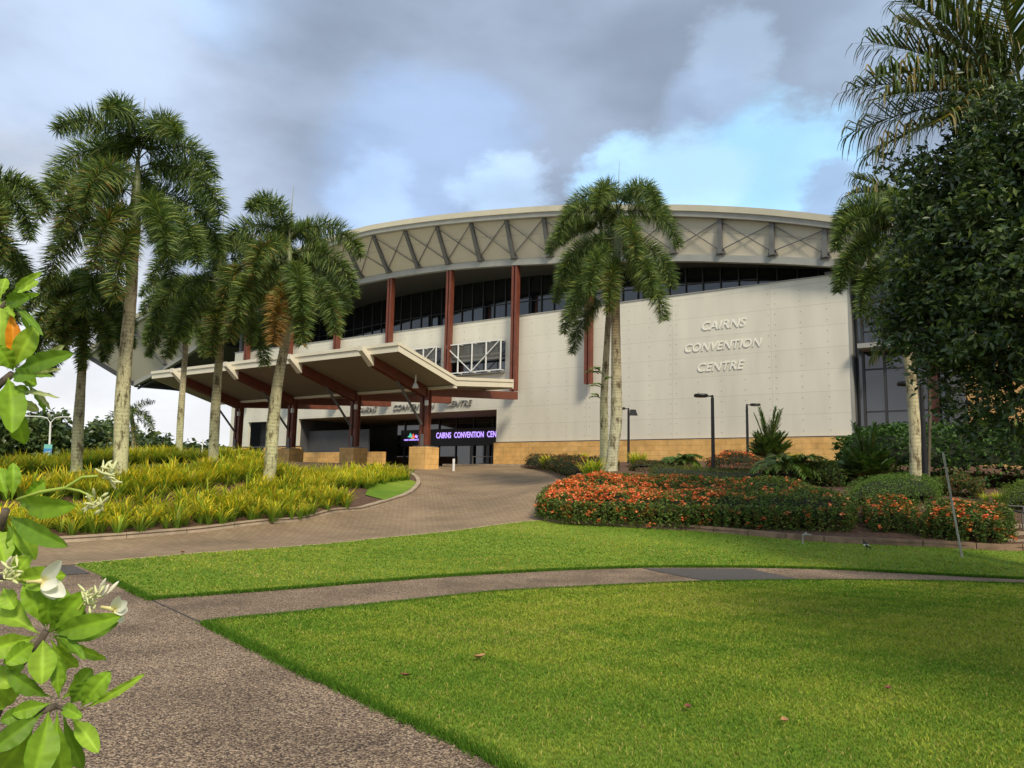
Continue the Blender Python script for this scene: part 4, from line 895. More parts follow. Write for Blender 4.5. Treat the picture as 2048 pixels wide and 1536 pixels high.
# two palms with long hanging leaflets at the right edge
def long_palm(label, base, Y, heart, L, leaf, fr, r0=.16, r1=.11, group=None):
    b = at(base[0], base[1], Y); gz = g1(b[0], b[1]); E = empty('palm_tree', (b[0], b[1], gz)); tag(E, label, 'palm tree', group); h = at(heart[0], heart[1], Y)
    trunk_mesh(E, [np.array([b[0], b[1], gz]), (np.array([b[0], b[1], gz]) + h) / 2 + np.array([.1, 0, 0]), h - np.array([0, 0, .3])], r0, r1, (.14, .12, .09), (.12, .10, .07))
    hl = h - np.array([b[0], b[1], gz])
    for az, e0, D, dry in fr: put_frond(E, tuple(hl), az, ('long', e0, D, L, leaf, dry))
long_palm('tall palm with broken drooping leaflets above the dark tree at the top right', (2110, 1000), 16, (2045, 200), 3.5, 1.25,
          [(170, 38, 25, .2), (185, 22, 40, .15), (200, 55, 30, .2), (160, 8, 30, .2), (215, 75, 25, .3), (150, 60, 30, .2), (176, -8, 30, .35), (230, 40, 40, .2), (20, 45, 40, .2), (100, 60, 40, .2), (190, 5, 25, .3), (168, 22, 30, .2), (206, -15, 20, .3), (192, 48, 35, .2), (180, 62, 30, .2)])
long_palm('short palm with yellowing hanging fronds beside the right edge of the cream wall', (1857, 1000), 25.5, (1850, 640), 2.0, .95,
          [(178, 25, 60, .3), (195, 5, 60, .45), (170, 50, 80, .2), (215, 30, 70, .45), (240, 10, 70, .5), (160, -20, 40, .5), (265, 25, 80, .4), (-60, 20, 70, .2)], .05, .045)
long_palm('palm with brown hanging fronds tucked behind the dark tree left side', (1834, 1000), 24.6, (1805, 430), 2.1, .95,
          [(175, 20, 70, .6), (200, -10, 60, .8), (185, 50, 80, .3), (230, 0, 70, .7), (160, 70, 60, .2), (250, 25, 80, .5), (180, -35, 40, .8), (210, 40, 90, .2)], .13, .1)

# ------------------------------------------------------------------ leaf scatter
def leafcloud(P, size, cols, asp=.45, up=.3, R=NR, droop=0.0):
    """P: (n,3) centres; folded four-sided leaves; cols (n,3)"""
    n = len(P); d = R.normal(0, 1, (n, 3)); d[:, 2] = d[:, 2] * .6 - droop; d /= np.linalg.norm(d, axis=1)[:, None]
    nn = R.normal(0, 1, (n, 3)); nn[:, 2] += up * 4; s = np.cross(d, nn); s /= np.linalg.norm(s, axis=1)[:, None] + 1e-9
    L = (size * R.uniform(.6, 1.25, n))[:, None]; a = P - d * L * .5; b = P + d * L * .5; w = s * L * asp * .5; fold = np.cross(s, d) * L * .1
    V = np.stack([a, P + w + fold, b, P - w + fold], 1).reshape(-1, 3); i = np.arange(n)[:, None] * 4
    Fc = np.concatenate([i + [[0, 1, 2]], i + [[0, 2, 3]]]); C = np.repeat(cols, 4, 0); return V, Fc, C
def vary(n, cols, R=NR, amp=.3):
    c = np.array(cols)[R.integers(0, len(cols), n)]; return c * R.uniform(1 - amp, 1 + amp, n)[:, None]

def hedge(name, label, cat, foot, H, leaf, nleaf, cols, flower=None, group=None, r=.55, lump=.08, seed=0, side=.45, up=.15, zoff=.1, droop=0.0):
    R = np.random.default_rng(seed + 100); foot = np.array(foot); c0 = foot.mean(0); gz0 = g1(*c0); E = empty(name, (c0[0], c0[1], gz0)); tag(E, label, cat, group)
    P = dens(foot, .25)
    def prof(q): 
        d = edist(q, P); t = np.clip(d / r, 0, 1); f = np.sqrt(np.clip(1 - (1 - t) ** 2, 0, 1))
        return f * H * (1 + lump * (np.sin(q[:, 0] * 2.3 + seed) + np.sin(q[:, 1] * 2.9 + q[:, 0] * 1.1) + .6 * np.sin(q[:, 0] * 6.1 + q[:, 1] * 5.3)))
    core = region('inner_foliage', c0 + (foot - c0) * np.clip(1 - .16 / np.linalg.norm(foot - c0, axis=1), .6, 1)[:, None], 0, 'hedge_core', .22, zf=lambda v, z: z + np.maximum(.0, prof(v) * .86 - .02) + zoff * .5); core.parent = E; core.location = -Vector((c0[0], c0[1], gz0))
    mn = P.min(0); mx = P.max(0); q = R.uniform(mn, mx, (nleaf * 3, 2)); q = q[inside(q, P)][:int(nleaf * (1 - side))]
    k = int(nleaf * side); e = P[R.integers(0, len(P), k)]; cc = q.mean(0); e = e + (cc - e) / np.linalg.norm(cc - e, axis=1)[:, None] * R.uniform(0, .16, k)[:, None]
    e = e + R.normal(0, .06, (k, 2)); hq = prof(q); z1 = tz(q[:, 0], q[:, 1]) + zoff + hq * R.uniform(.90, 1.03, len(q)) + R.normal(0, .02, len(q))
    z2 = tz(e[:, 0], e[:, 1]) + zoff + H * R.uniform(.0, .85, k)
    A = np.r_[np.c_[q, z1], np.c_[e, z2]]; V, Fc, C = leafcloud(A, leaf, vary(len(A), cols, R), R=R, up=up, droop=droop, asp=.5)
    mk('foliage', V, Fc, 'leaf', E, cols=C)
    if flower:
        nf, fcols, size, dens_fn = flower
        q = R.uniform(mn, mx, (nf * 6, 2)); q = q[inside(q, P)]; keep = R.random(len(q)) < dens_fn(q); q = q[keep][:nf]; z = tz(q[:, 0], q[:, 1]) + zoff + prof(q) * 1.0
        ne = nf // 16; e2 = e[R.integers(0, len(e), ne)]; ze = tz(e2[:, 0], e2[:, 1]) + zoff + H * R.uniform(.2, .9, ne)
        ctr = np.r_[np.c_[q, z], np.c_[e2, ze]]; m = 9; base = np.repeat(ctr, m, 0) + R.normal(0, size * .36, (len(ctr) * m, 3)) * [1, 1, .6]
        V, Fc, C = leafcloud(base, size * .62, vary(len(base), fcols, R, .2), R=R, up=1.2, asp=.9); tag(mk('flowers', V, Fc, 'petal', E, cols=C), kind='stuff')
    return E
GRN = [(.06, .12, .025), (.09, .17, .03), (.15, .23, .045), (.07, .10, .025), (.17, .14, .045)]
IX = [(.95, .24, .07), (.92, .33, .09), (1.0, .40, .15), (.88, .15, .08)]
hA = [PX(1073, 1040, 24.1), PX(1130, 1050, 22.9), PX(1300, 1057, 22.0), PX(1500, 1067, 21.0), PX(1600, 1072, 20.6), PX(1700, 1076, 20.2), PX(1716, 1060, 21.2), PX(1640, 1030, 22.6), PX(1590, 1020, 23.5), PX(1540, 1005, 24.6), PX(1420, 1000, 25.4), PX(1330, 985, 26.4), PX(1210, 975, 27.0), PX(1135, 985, 26.8), PX(1088, 1010, 25.8)]
hedge('flowering_hedge', 'long low rounded hedge thick with orange red flowers, ending at the driveway', 'hedge', hA, .74, .085, 44000, [(.08, .15, .03), (.12, .21, .035), (.19, .27, .05), (.09, .12, .03), (.20, .17, .05)], (1250, IX, .12, lambda q: np.clip(1.05 - (q[:, 0] - 1.0) * .16, .10, 1) * (.45 + .55 * (np.sin(q[:, 0] * 3) * np.sin(q[:, 1] * 2.2) > -.3))), seed=1, group='flowering hedges along the lawn')
hB = [PX(1726, 1062, 21.2), PX(1745, 1076, 20.0), PX(1800, 1078, 19.7), PX(1832, 1079, 19.4), PX(1836, 1050, 20.6), PX(1780, 1035, 21.4), PX(1735, 1040, 21.8)]
hedge('flowering_hedge', 'small middle hedge with a few orange flowers and brown mulch at its foot', 'hedge', hB, .62, .08, 6500, GRN, (80, IX, .12, lambda q: np.full(len(q), .5)), seed=2, group='flowering hedges along the lawn')
hC = [PX(1845, 1082, 19.1), PX(1930, 1085, 18.5), PX(2005, 1090, 18.1), PX(2030, 1080, 18.4), PX(2018, 1060, 19.4), PX(1930, 1050, 20.0), PX(1860, 1050, 20.3)]
hedge('flowering_hedge', 'square hedge topped with orange flowers at the right, behind the leaning pole', 'hedge', hC, .66, .08, 12000, GRN, (120, IX, .12, lambda q: np.full(len(q), .8)), seed=3, group='flowering hedges along the lawn')
LG = [(.12, .21, .035), (.15, .25, .045), (.09, .16, .03)]
hedge('clipped_hedge', 'bright green smooth clipped mound around the foot of the white palm trunk', 'hedge', [PX(1690, 1015, 22.5), PX(1790, 1020, 21.8), PX(1880, 1020, 21.6), PX(1885, 985, 23.6), PX(1800, 975, 24.4), PX(1720, 985, 24)], .62, .05, 13000, LG, seed=4, r=.8, lump=.03)
hedge('clipped_hedge', 'long low green hedge stretching behind the orange flowered one, lamp post at its middle', 'hedge', [PX(1300, 965, 28.5), PX(1420, 975, 28), PX(1560, 985, 27), PX(1660, 985, 26.5), PX(1660, 970, 28), PX(1540, 965, 29.2), PX(1420, 960, 30.4), PX(1300, 955, 30.4)], .5, .05, 12000, [(.07, .12, .025), (.11, .17, .035), (.13, .09, .035)], seed=5, r=.4, lump=.03)
hedge('clipped_hedge', 'dark clipped hedge following the driveway kerb at the right of the entrance', 'hedge', [PX(1048, 940, 46.5), PX(1080, 942, 44.5), PX(1112, 950, 40), PX(1150, 962, 34.6), PX(1215, 962, 33), PX(1240, 945, 36), PX(1130, 932, 44), PX(1075, 930, 47.5)], .75, .09, 9000, [(.04, .07, .02), (.06, .10, .025), (.16, .09, .04)], (120, [(.55, .16, .06), (.5, .22, .1)], .12, lambda q: np.full(len(q), .6)), seed=6, r=.35)
hedge('clipped_hedge', 'low dark hedge in front of the sandstone base left of the umbrella shaped plant', 'hedge', [PX(1262, 950, 33.5), PX(1335, 955, 32.8), PX(1350, 945, 35), PX(1260, 940, 36.5)], .5, .07, 4500, [(.04, .07, .02), (.08, .11, .03), (.18, .09, .04)], seed=7, r=.3)
hedge('clipped_hedge', 'reddish brown leaved rounded hedge below the second lamp post', 'hedge', [PX(1410, 945, 36), PX(1500, 950, 35), PX(1530, 945, 36.5), PX(1440, 935, 39)], .75, .08, 5000, [(.05, .08, .02), (.22, .08, .04), (.10, .10, .03)], (90, IX, .13, lambda q: np.full(len(q), .6)), seed=8, r=.5)
BIG = [(.035, .085, .018), (.06, .13, .022), (.09, .18, .03), (.025, .06, .015)]
hedge('creeper_hedge', 'tall bank of large leaved dark green creeper at the right of the sandstone base', 'hedge', [PX(1670, 985, 29.5), PX(1760, 992, 27.5), PX(1900, 1000, 25.5), PX(2060, 1010, 24.5), PX(2500, 1020, 24), PX(2500, 980, 30), PX(2050, 965, 31), PX(1850, 950, 33), PX(1730, 945, 35)], 1.9, .20, 17000, BIG, seed=9, r=1.3, lump=.05, side=.35, up=.25)
hedge('shrub', 'bushy shrub with reddish tips between the black lamp post and the creeper bank', 'shrub', [PX(1885, 1010, 22.8), PX(1960, 1015, 22), PX(1965, 990, 23.8), PX(1890, 985, 24.3)], .62, .08, 5000, [(.05, .10, .02), (.09, .14, .03), (.20, .10, .04)], None, seed=10, r=.6)
hedge('shrub', 'pale yellow green clipped shrub cut by the right edge beside the handrail', 'shrub', [PX(2005, 1010, 20.5), PX(2110, 1015, 20), PX(2110, 990, 22), PX(2010, 990, 22)], .6, .05, 6000, [(.16, .22, .035), (.12, .19, .03)], seed=12, r=.6)
hedge('shrub', 'dark green low bush at the left of the fishtail shaped plant by the creeper', 'shrub', [PX(1590, 985, 26.5), PX(1690, 990, 26), PX(1700, 970, 28), PX(1600, 965, 28.5)], .7, .09, 5000, GRN, None, seed=13, r=.6)

# ------------------------------------------------------------------ strap leaved yellow plants
def clump(seed, nl=38, hgt=1.0, tint=0):
    R = np.random.default_rng(seed); V = []; Fc = []; C = []
    for i in range(nl):
        az = R.uniform(0, 2 * math.pi); ln = R.uniform(.55, 1.0) * hgt; e = math.radians(R.uniform(55, 86)); D = math.radians(R.uniform(30, 120)); w = R.uniform(.03, .052); rr = R.uniform(0, .12)
        p = np.array([rr * math.cos(az), rr * math.sin(az), 0.]); out = np.array([math.cos(az), math.sin(az), 0]); sd = np.array([-math.sin(az), math.cos(az), 0]); S = 5; b = len(V)
        yel = R.random(); g = R.uniform(.75, 1.2)
        for k in range(S + 1):
            f = k / S; ww = w * (.6 + .8 * f if f < .4 else 1.0 * (1 - ((f - .4) / .6) ** 2) + .03); a = e - D * f * f
            V += [p - sd * ww / 2, p + sd * ww / 2]; green = np.array([.16, .27, .03]); gold = np.array([1.0, .76, .05]) if yel < .52 + tint else (np.array([.52, .62, .05]) if yel < .96 else np.array([.75, .42, .16]))
            m = min(1, max(0, (f - .25 - .25 * (yel * 7 % 1)) / .5)); c = (green * (1 - m) + gold * m) * g; C += [c, c]
            p = p + (out * math.cos(a) + np.array([0, 0, 1]) * math.sin(a)) * ln / S
        for k in range(S): Fc.append((b + 2 * k, b + 2 * k + 1, b + 2 * k + 3, b + 2 * k + 2))
    return np.array(V), np.array(Fc), np.array(C)
CL = [clump(s, 40) for s in range(6)]
def strap_mesh(pos, scl, name, par=None, seed=0):
    R = np.random.default_rng(seed); VV = []; FF = []; CC = []; b = 0
    for (x, y, z), s in zip(pos, scl):
        V, Fc, C = CL[R.integers(0, 6)]; a = R.uniform(0, 6.28); ca, sa = math.cos(a), math.sin(a); M = np.array([[ca, sa, 0], [-sa, ca, 0], [0, 0, 1]])
        VV.append(V @ M * s + [x, y, z]); FF.append(Fc + b); CC.append(C * R.uniform(.85, 1.12)); b += len(V)
    return mk(name, np.vstack(VV), np.vstack(FF), 'strap_leaf', par, cols=np.vstack(CC))
def strap_bed(label, line, width, gap, scale, seed):
    R = np.random.default_rng(seed); L = smoothline(line, gap); pos = []; scl = []
    for i, p in enumerate(L[:-1]):
        d = L[i + 1] - p; d /= np.linalg.norm(d) + 1e-9; nn = np.array([-d[1], d[0]])
        if nn[1] < 0: nn = -nn
        for k in range(int(width / gap) + 1):
            q = p + nn * (k * gap + R.uniform(-.22, .22)) + d * R.uniform(-.2, .2); pos.append((q[0], q[1], g1(*q) + .08)); scl.append(scale * R.uniform(.68, 1.2))
    o = strap_mesh(pos, scl, 'yellow_planting', None, seed); tag(o, label, 'plants', kind='stuff')
fl = smoothline([PX(-250, 1112, 15.3), PX(-60, 1100, 16), PX(70, 1090, 16.8), PX(225, 1080, 18), PX(400, 1065, 20), PX(512, 1055, 21.3), PX(615, 1042, 23.5), PX(700, 1027, 26.2)], .5)
fl = [p + np.array([-.1, .42]) for p in fl]
strap_bed('dense front row of strap leaved plants with yellow tips along the driveway kerb', fl, 1.5, .28, .78, 1)
strap_bed('middle band of green and yellow strap leaved plants across the mound', [p + np.array([0, -2.1 if p[0] < -7 else -1.5]) for p in [PX(-200, 1000, 20.6), PX(0, 990, 21.6), PX(200, 984, 22.6), (PX(400, 975, 24.2)), PX(600, 965, 28.5), PX(740, 960, 33.5), PX(826, 957, 38.2)]], 1.3, .29, .84, 2)
strap_bed('back band of yellow strap leaved plants in front of the far trees', [PX(-60, 968, 25), PX(20, 962, 26), PX(100, 957, 27), PX(200, 948, 29.5), PX(300, 940, 32), PX(400, 932, 35), PX(430, 928, 37)], 2.0, .33, .86, 3)
def strap_plant(label, px, py, Y, s, group='yellow strap leaved clumps in the garden'):
    p = PX(px, py, Y); z = g1(*p) + .08; E = strap_mesh([(p[0], p[1], z), (p[0] + .25, p[1] + .1, z), (p[0] - .2, p[1] + .2, z)], [s, s * .9, s * .85], 'strap_leaf_plant', None, int(px)); 
    tag(E, label, 'plant', group)
strap_plant('single yellow green strap leaved clump beside the leftmost stone pier', 455, 925, 37.5, 1.0)
strap_plant('bright yellow spiky clump at the foot of the palm pair before the wall', 1185, 965, 29, 1.15)
strap_plant('yellow spiky clump on the end of the hedge by the driveway top', 1098, 932, 43.5, 1.25)
strap_plant('green yellow spiky clump against the sandstone left of the palm pair', 1160, 930, 44, 1.2)
strap_plant('green yellow spiky clump at the foot of the floodlight post', 1275, 936, 42, 1.2)
strap_plant('yellow spiky clump left of the tallest black lamp post foot', 1385, 962, 30.5, .85)
strap_plant('small yellow clump beside the spiky green plant on the sandstone', 1588, 930, 38, 1.0)
strap_plant('green grassy clump low behind the handrail at the right', 1995, 1012, 21.5, .5)

# ------------------------------------------------------------------ feature plants
def feature(name, label, cat, px, py, Y, hz, fr, stem=True, r=.12):
    p = PX(px, py, Y); z = g1(*p) + .05; E = empty(name, (p[0], p[1], z)); tag(E, label, cat)
    if stem: mb = MB(); mb.tube([(p[0], p[1], z), (p[0] + .03, p[1], z + hz * .5), (p[0], p[1], z + hz)], [r * 1.2, r, r * .8], 8); mb.build('trunk', 'bark', E, smooth=True)
    for az, key in fr: put_frond(E, (rnd.uniform(-.06, .06), rnd.uniform(-.06, .06), hz), az, key)
feature('tree_fern', 'umbrella shaped bright green plant on a short trunk in front of the sandstone base', 'plant', 1362, 948, 34, .62, [(i * 137.5, ('soft', 35 - i % 5 * 9, 60, .95, .34, .03)) for i in range(20)])
feature('tree_fern', 'broad bright green fern like plant with dark trunk behind the orange flowered hedge', 'plant', 1577, 984, 27.2, .7, [(i * 137.5, ('soft', 38 - i % 5 * 10, 60, 1.25, .42, .04)) for i in range(24)], r=.16)
feature('tree_fern', 'spreading green fern like plant left of the palm like clump at the creeper bank', 'plant', 1630, 975, 29, .5, [(i * 137.5, ('soft', 38 - i % 5 * 10, 60, .95, .34, .05)) for i in range(16)], r=.12)
feature('palm_clump', 'upright spiky green palm clump against the cream wall beside the right lamp post', 'plant', 1540, 925, 39, .1, [(i * 137.5, ('stiff', 88 - i * .9, 12, 2.9 - (i % 4) * .3, .42, .06)) for i in range(10)] + [(i * 137.5 + 40, ('stiff', 78 - (i % 9) * 4.5, 30, 1.75 - (i % 9) * .08, .5, .06)) for i in range(44)], False)
feature('palm_clump', 'upright palm clump with fan tip in front of the creeper bank', 'plant', 1735, 985, 26.5, .1, [(i * 137.5, ('stiff', 88 - i * .9, 14, 2.1 - (i % 4) * .2, .36, .06)) for i in range(9)] + [(i * 137.5 + 40, ('stiff', 76 - (i % 9) * 5, 36, 1.35 - (i % 9) * .06, .42, .06)) for i in range(44)], False)

# ferns growing on the palm trunk
p = at(1203, 790, 30.2); E = empty('trunk_fern', tuple(p)); tag(E, 'ragged green fern growing on the palm trunk half way up', 'fern')
for i in range(9): put_frond(E, (rnd.uniform(-.15, .1), -.12, rnd.uniform(-.3, 1.0)), 150 + rnd.uniform(0, 180), ('soft', 35, 60, .95, .34, .03)).scale = (.55, .55, .55)

# ------------------------------------------------------------------ the big dark tree at the right
def big_tree():
    R = np.random.default_rng(5); tr = np.array([12.6, 13.0]); gz = g1(*tr); E = empty('tree', (tr[0], tr[1], gz)); tag(E, 'large dark leafy tree filling the right side, its branches hanging low over the garden', 'tree')
    sp = [(1995, 290, 15, 1.25, 1), (1930, 380, 15, 1.15, 1), (1890, 430, 15.5, .9, 1), (2065, 230, 14, 1.2, 1), (2060, 420, 14, 1.6, 1.1), (1950, 520, 15, 1.35, 1.1), (1880, 560, 15.5, .9, 1), (1812, 610, 16, .45, .8), (2060, 640, 14, 1.5, 1.1), (1955, 650, 15, 1.0, 1),
          (1865, 665, 15.5, .75, .8), (2110, 790, 13.5, 1.0, .6), (1975, 750, 15, .7, .22), (1900, 745, 15.5, .55, .2), (1950, 820, 15, .6, .12), (2020, 850, 14.5, .5, .15), (2190, 520, 13, 2, .8), (2220, 300, 13, 2, .8), (2220, 760, 13, 1.6, .7), (1770, 660, 16, .3, .4), (1840, 340, 15.6, .5, .5)]
    C_ = [(at(x, y, Y), r, d) for x, y, Y, r, d in sp] + [(np.array([8.3, 1.2, 7.0]), 2.1, 2.4), (np.array([10.0, 2.4, 7.2]), 2.3, 2.2), (np.array([7.9, 3.9, 7.4]), 1.9, 1.8), (np.array([10.8, 5.5, 7.6]), 2.0, .5), (np.array([12.2, 9, 8.2]), 2.2, .4)]  # lobes in world coordinates: out of view, added to shade the near lawn
    pts = []
    for c, r, d in C_:
        k = int(70 * d * (r ** 2) + 8)
        for _ in range(k):                          # twigs, each carrying a spray of leaves
            v = R.normal(0, 1, 3); v /= np.linalg.norm(v); t = c + v * r * R.uniform(.45, 1.08) * [1, 1, .9]; ax = v + np.array([0, 0, -.5]) + R.normal(0, .4, 3); ax /= np.linalg.norm(ax); m = int(R.uniform(26, 44))
            s = R.uniform(-.1, .45, (m, 1)); pts.append(t + ax * s + R.normal(0, .085, (m, 3)))
    P = np.vstack(pts); V, Fc, C = leafcloud(P, .165, vary(len(P), [(.038, .072, .022), (.050, .090, .028), (.080, .130, .036), (.048, .072, .034), (.14, .19, .045)], R), R=R, asp=.42, droop=.5, up=.15); mk('crown', V, Fc, 'tree_leaf', E, cols=C)
    mb = MB(); t3 = np.array([tr[0], tr[1], gz]); mid = t3 + [-.5, 0, 3.2]
    mb.tube([t3, t3 + [-.1, 0, 1.6], mid], [.34, .27, .22], 10)
    for c, r, d in C_:
        if d > .3 and R.random() < .9: w = (mid + c) / 2 + R.normal(0, .3, 3); mb.tube([mid - [0, 0, R.uniform(0, .8)], w, c], [.12, .07, .025], 6)
    for c, r, d in C_[:16]:
        for _ in range(5):
            v = R.normal(0, 1, 3); v /= np.linalg.norm(v); mb.tube([c, c + v * r * .5 + [0, 0, -.1], c + v * r * .95], [.02, .012, .005], 4)
    mb.build('trunk', 'bark', E, smooth=True)
big_tree()

# distant wood
def wood():
    R = np.random.default_rng(8); pts = []; tops = [(-260, 800), (-120, 815), (-20, 830), (40, 826), (75, 838), (115, 826), (150, 838), (185, 850), (225, 846), (262, 866), (300, 872), (335, 884), (375, 892), (405, 896), (440, 884), (470, 890)]
    for i, (x, y) in enumerate(tops):
        Y = 118 + R.uniform(-14, 14); t = at(x, y, Y); H = t[2] - 2.0; r = R.uniform(2.6, 4.0); c = np.array([t[0], t[1], t[2] - r])
        for j in range(26):
            v = R.normal(0, 1, 3); v /= np.linalg.norm(v); q = c + v * [r * 1.5, r, r * .8]; q[2] = max(2.2, q[2]); pts.append(q + R.normal(0, .6, (80, 3)))
        for j in range(14): q = c + [R.uniform(-r * 1.7, r * 1.7), R.uniform(-2, 0), -R.uniform(r * .2, max(r, H - r))]; pts.append(q + R.normal(0, .7, (80, 3)))
    P = np.vstack(pts); V, Fc, C = leafcloud(P, .95, vary(len(P), [(.05, .085, .025), (.075, .12, .035), (.11, .15, .045)], R), R=R, asp=.6, up=.3)
    tag(mk('distant_trees', V, Fc, 'tree_leaf', cols=C), 'far belt of dark green trees along the left horizon', 'trees', kind='stuff')
wood()

# ------------------------------------------------------------------ lamp posts, street lamp
def lamp_post(label, px, py, Y, hz, heads, flood=False):
    p = PX(px, py, Y); z = g1(*p); E = empty('lamp_post', (p[0], p[1], z)); tag(E, label, 'lamp post', 'black garden lamp posts')
    mb = MB(); mb.tube([(p[0], p[1], z - .1), (p[0], p[1], z + 2.0), (p[0], p[1], z + hz - .12), (p[0], p[1], z + hz - .1), (p[0], p[1], z + hz)], [.075, .072, .066, .05, .05], 12); mb.build('pole', 'black_metal', E, smooth=False)
    for sx in heads:
        mb = MB(); mb.beam((p[0], p[1], z + hz - .04), (p[0] + sx * .22, p[1], z + hz - .04), .05, .05); mb.build('arm', 'black_metal', E)
        mb = MB(); cx = p[0] + sx * .46; V = []; n = 20
        for zz, rr in ((.055, .20), (.075, .26), (.02, .29), (-.03, .28), (-.05, .24)):
            for k in range(n): a = 2 * math.pi * k / n; V.append((cx + rr * 1.0 * math.cos(a), p[1] + rr * .85 * math.sin(a), z + hz - .04 + zz))
        Fc = [(i * n + k, i * n + (k + 1) % n, (i + 1) * n + (k + 1) % n, (i + 1) * n + k) for i in range(4) for k in range(n)] + [tuple(range(n)), tuple(4 * n + k for k in range(n))[::-1]]
        mb.add(V, Fc); mb.build('lamp_head', 'black_metal', E)
    if flood:
        mb = MB(); mb.hexa([(p[0] + .08, p[1] - .12, z + hz - .42), (p[0] + .52, p[1] - .12, z + hz - .42), (p[0] + .52, p[1] + .12, z + hz - .42), (p[0] + .08, p[1] + .12, z + hz - .42), (p[0] + .10, p[1] - .1, z + hz - .08), (p[0] + .40, p[1] - .1, z + hz - .08), (p[0] + .40, p[1] + .1, z + hz - .08), (p[0] + .10, p[1] + .1, z + hz - .08)]); mb.build('floodlight', 'black_metal', E)
lamp_post('tall black lamp post whose flat head points left, in the middle of the garden', 1427, 965, 31, 3.45, (-1,))
lamp_post('black lamp post whose flat head points right, beside the upright palm clump', 1496, 931, 42, 3.3, (1,))
lamp_post('black lamp post with a square floodlight, right of the palm pair', 1257, 932, 45, 3.3, (-1,), True)
lamp_post('black lamp post rising into the dark tree beside the white palm trunk', 1853, 993, 24, 3.5, (-1,))
def street_lamp():
    Y = 72; p = PX(97, 940, Y); z = 1.9; h = at(101, 846, Y)[2]; E = empty('street_lamp', (p[0], p[1], z)); tag(E, 'distant white street lamp with two curved arms and a teal banner', 'street lamp')
    q = at(101, 846, Y); mb = MB(); mb.tube([(p[0], p[1], z), tuple(q)], [.11, .08], 8); mb.build('pole', 'white_paint', E)
    for sx in (-1, 1):
        mb = MB(); mb.tube([tuple(q), (q[0] + sx * .35, q[1], q[2] + .45), (q[0] + sx * .9, q[1], q[2] + .58), (q[0] + sx * 2.1, q[1], q[2] + .6)], [.06, .05, .05, .04], 6); mb.build('arm', 'white_paint', E)
        mb = MB(); x = q[0] + sx * 2.3; mb.hexa([(x - .3, q[1] - .12, q[2] + .56), (x + .3, q[1] - .12, q[2] + .56), (x + .3, q[1] + .12, q[2] + .56), (x - .3, q[1] + .12, q[2] + .56), (x - .25, q[1] - .1, q[2] + .66), (x + .25, q[1] - .1, q[2] + .66), (x + .25, q[1] + .1, q[2] + .66), (x - .25, q[1] + .1, q[2] + .66)]); mb.build('lamp_head', 'white_paint', E)
    a = at(88, 912, Y); b = at(106.5, 889, Y); hh = b[2] - a[2]
    for nm, z0, z1, m in (('banner', 0, .24, mat('banner_teal', (.20, .55, .48), .6)), ('banner', .24, .64, mat('banner_blue', (.05, .25, .55), .6)), ('banner', .64, 1, MATS['banner_teal'])):
        mb = MB(); mb.hexa([(a[0], Y - .14, a[2] + hh * z0), (b[0], Y - .14, a[2] + hh * z0), (b[0], Y - .12, a[2] + hh * z0), (a[0], Y - .12, a[2] + hh * z0), (a[0], Y - .14, a[2] + hh * z1), (b[0], Y - .14, a[2] + hh * z1), (b[0], Y - .12, a[2] + hh * z1), (a[0], Y - .12, a[2] + hh * z1)]); mb.build(nm, m, E)
    mb = MB(); mb.tube([(a[0] + .2, Y - .16, a[2] + hh * .42), (a[0] + hh * .3, Y - .16, a[2] + hh * .30), (a[0] + hh * .5, Y - .16, a[2] + hh * .34), (b[0] - .05, Y - .16, a[2] + hh * .52)], [.02, .05, .05, .02], 6); mb.build('banner_wave', 'white_paint', E)
street_lamp()
q = PX(401, 945, 75); mb = MB(); mb.tube([(q[0], q[1], 2), (q[0], q[1], at(401, 878, 75)[2])], [.07, .05], 6); tag(mb.build('pole', 'white_paint'), 'thin distant white pole beyond the back yellow plants', 'pole')

# ------------------------------------------------------------------ small things on the lawn and garden
def pole_():
    b = G(1925, 1117); bz = g1(*b) - .05; t = at(1886, 905, b[1] - .15); mb = MB(); mb.tube([(b[0], b[1], bz), tuple(t)], .024, 10); tag(mb.build('leaning_pole', 'galvanised', loc=(b[0], b[1], bz)), 'thin galvanised pole leaning left on the lawn before the right hand hedge', 'pole')
pole_()
def tap():
    b = G(1606, 1089); z = g1(*b); mb = MB(); mb.tube([(b[0], b[1], z - .05), (b[0], b[1], z + .24)], .018, 8); mb.tube([(b[0], b[1], z + .24), (b[0] + .1, b[1], z + .25), (b[0] + .22, b[1], z + .23)], [.02, .02, .014], 8); mb.tube([(b[0] + .08, b[1], z + .25), (b[0] + .08, b[1], z + .30)], .025, 6)
    tag(mb.build('sprinkler', 'galvanised'), 'small grey garden tap on a short riser at the brick edging', 'tap')
tap()
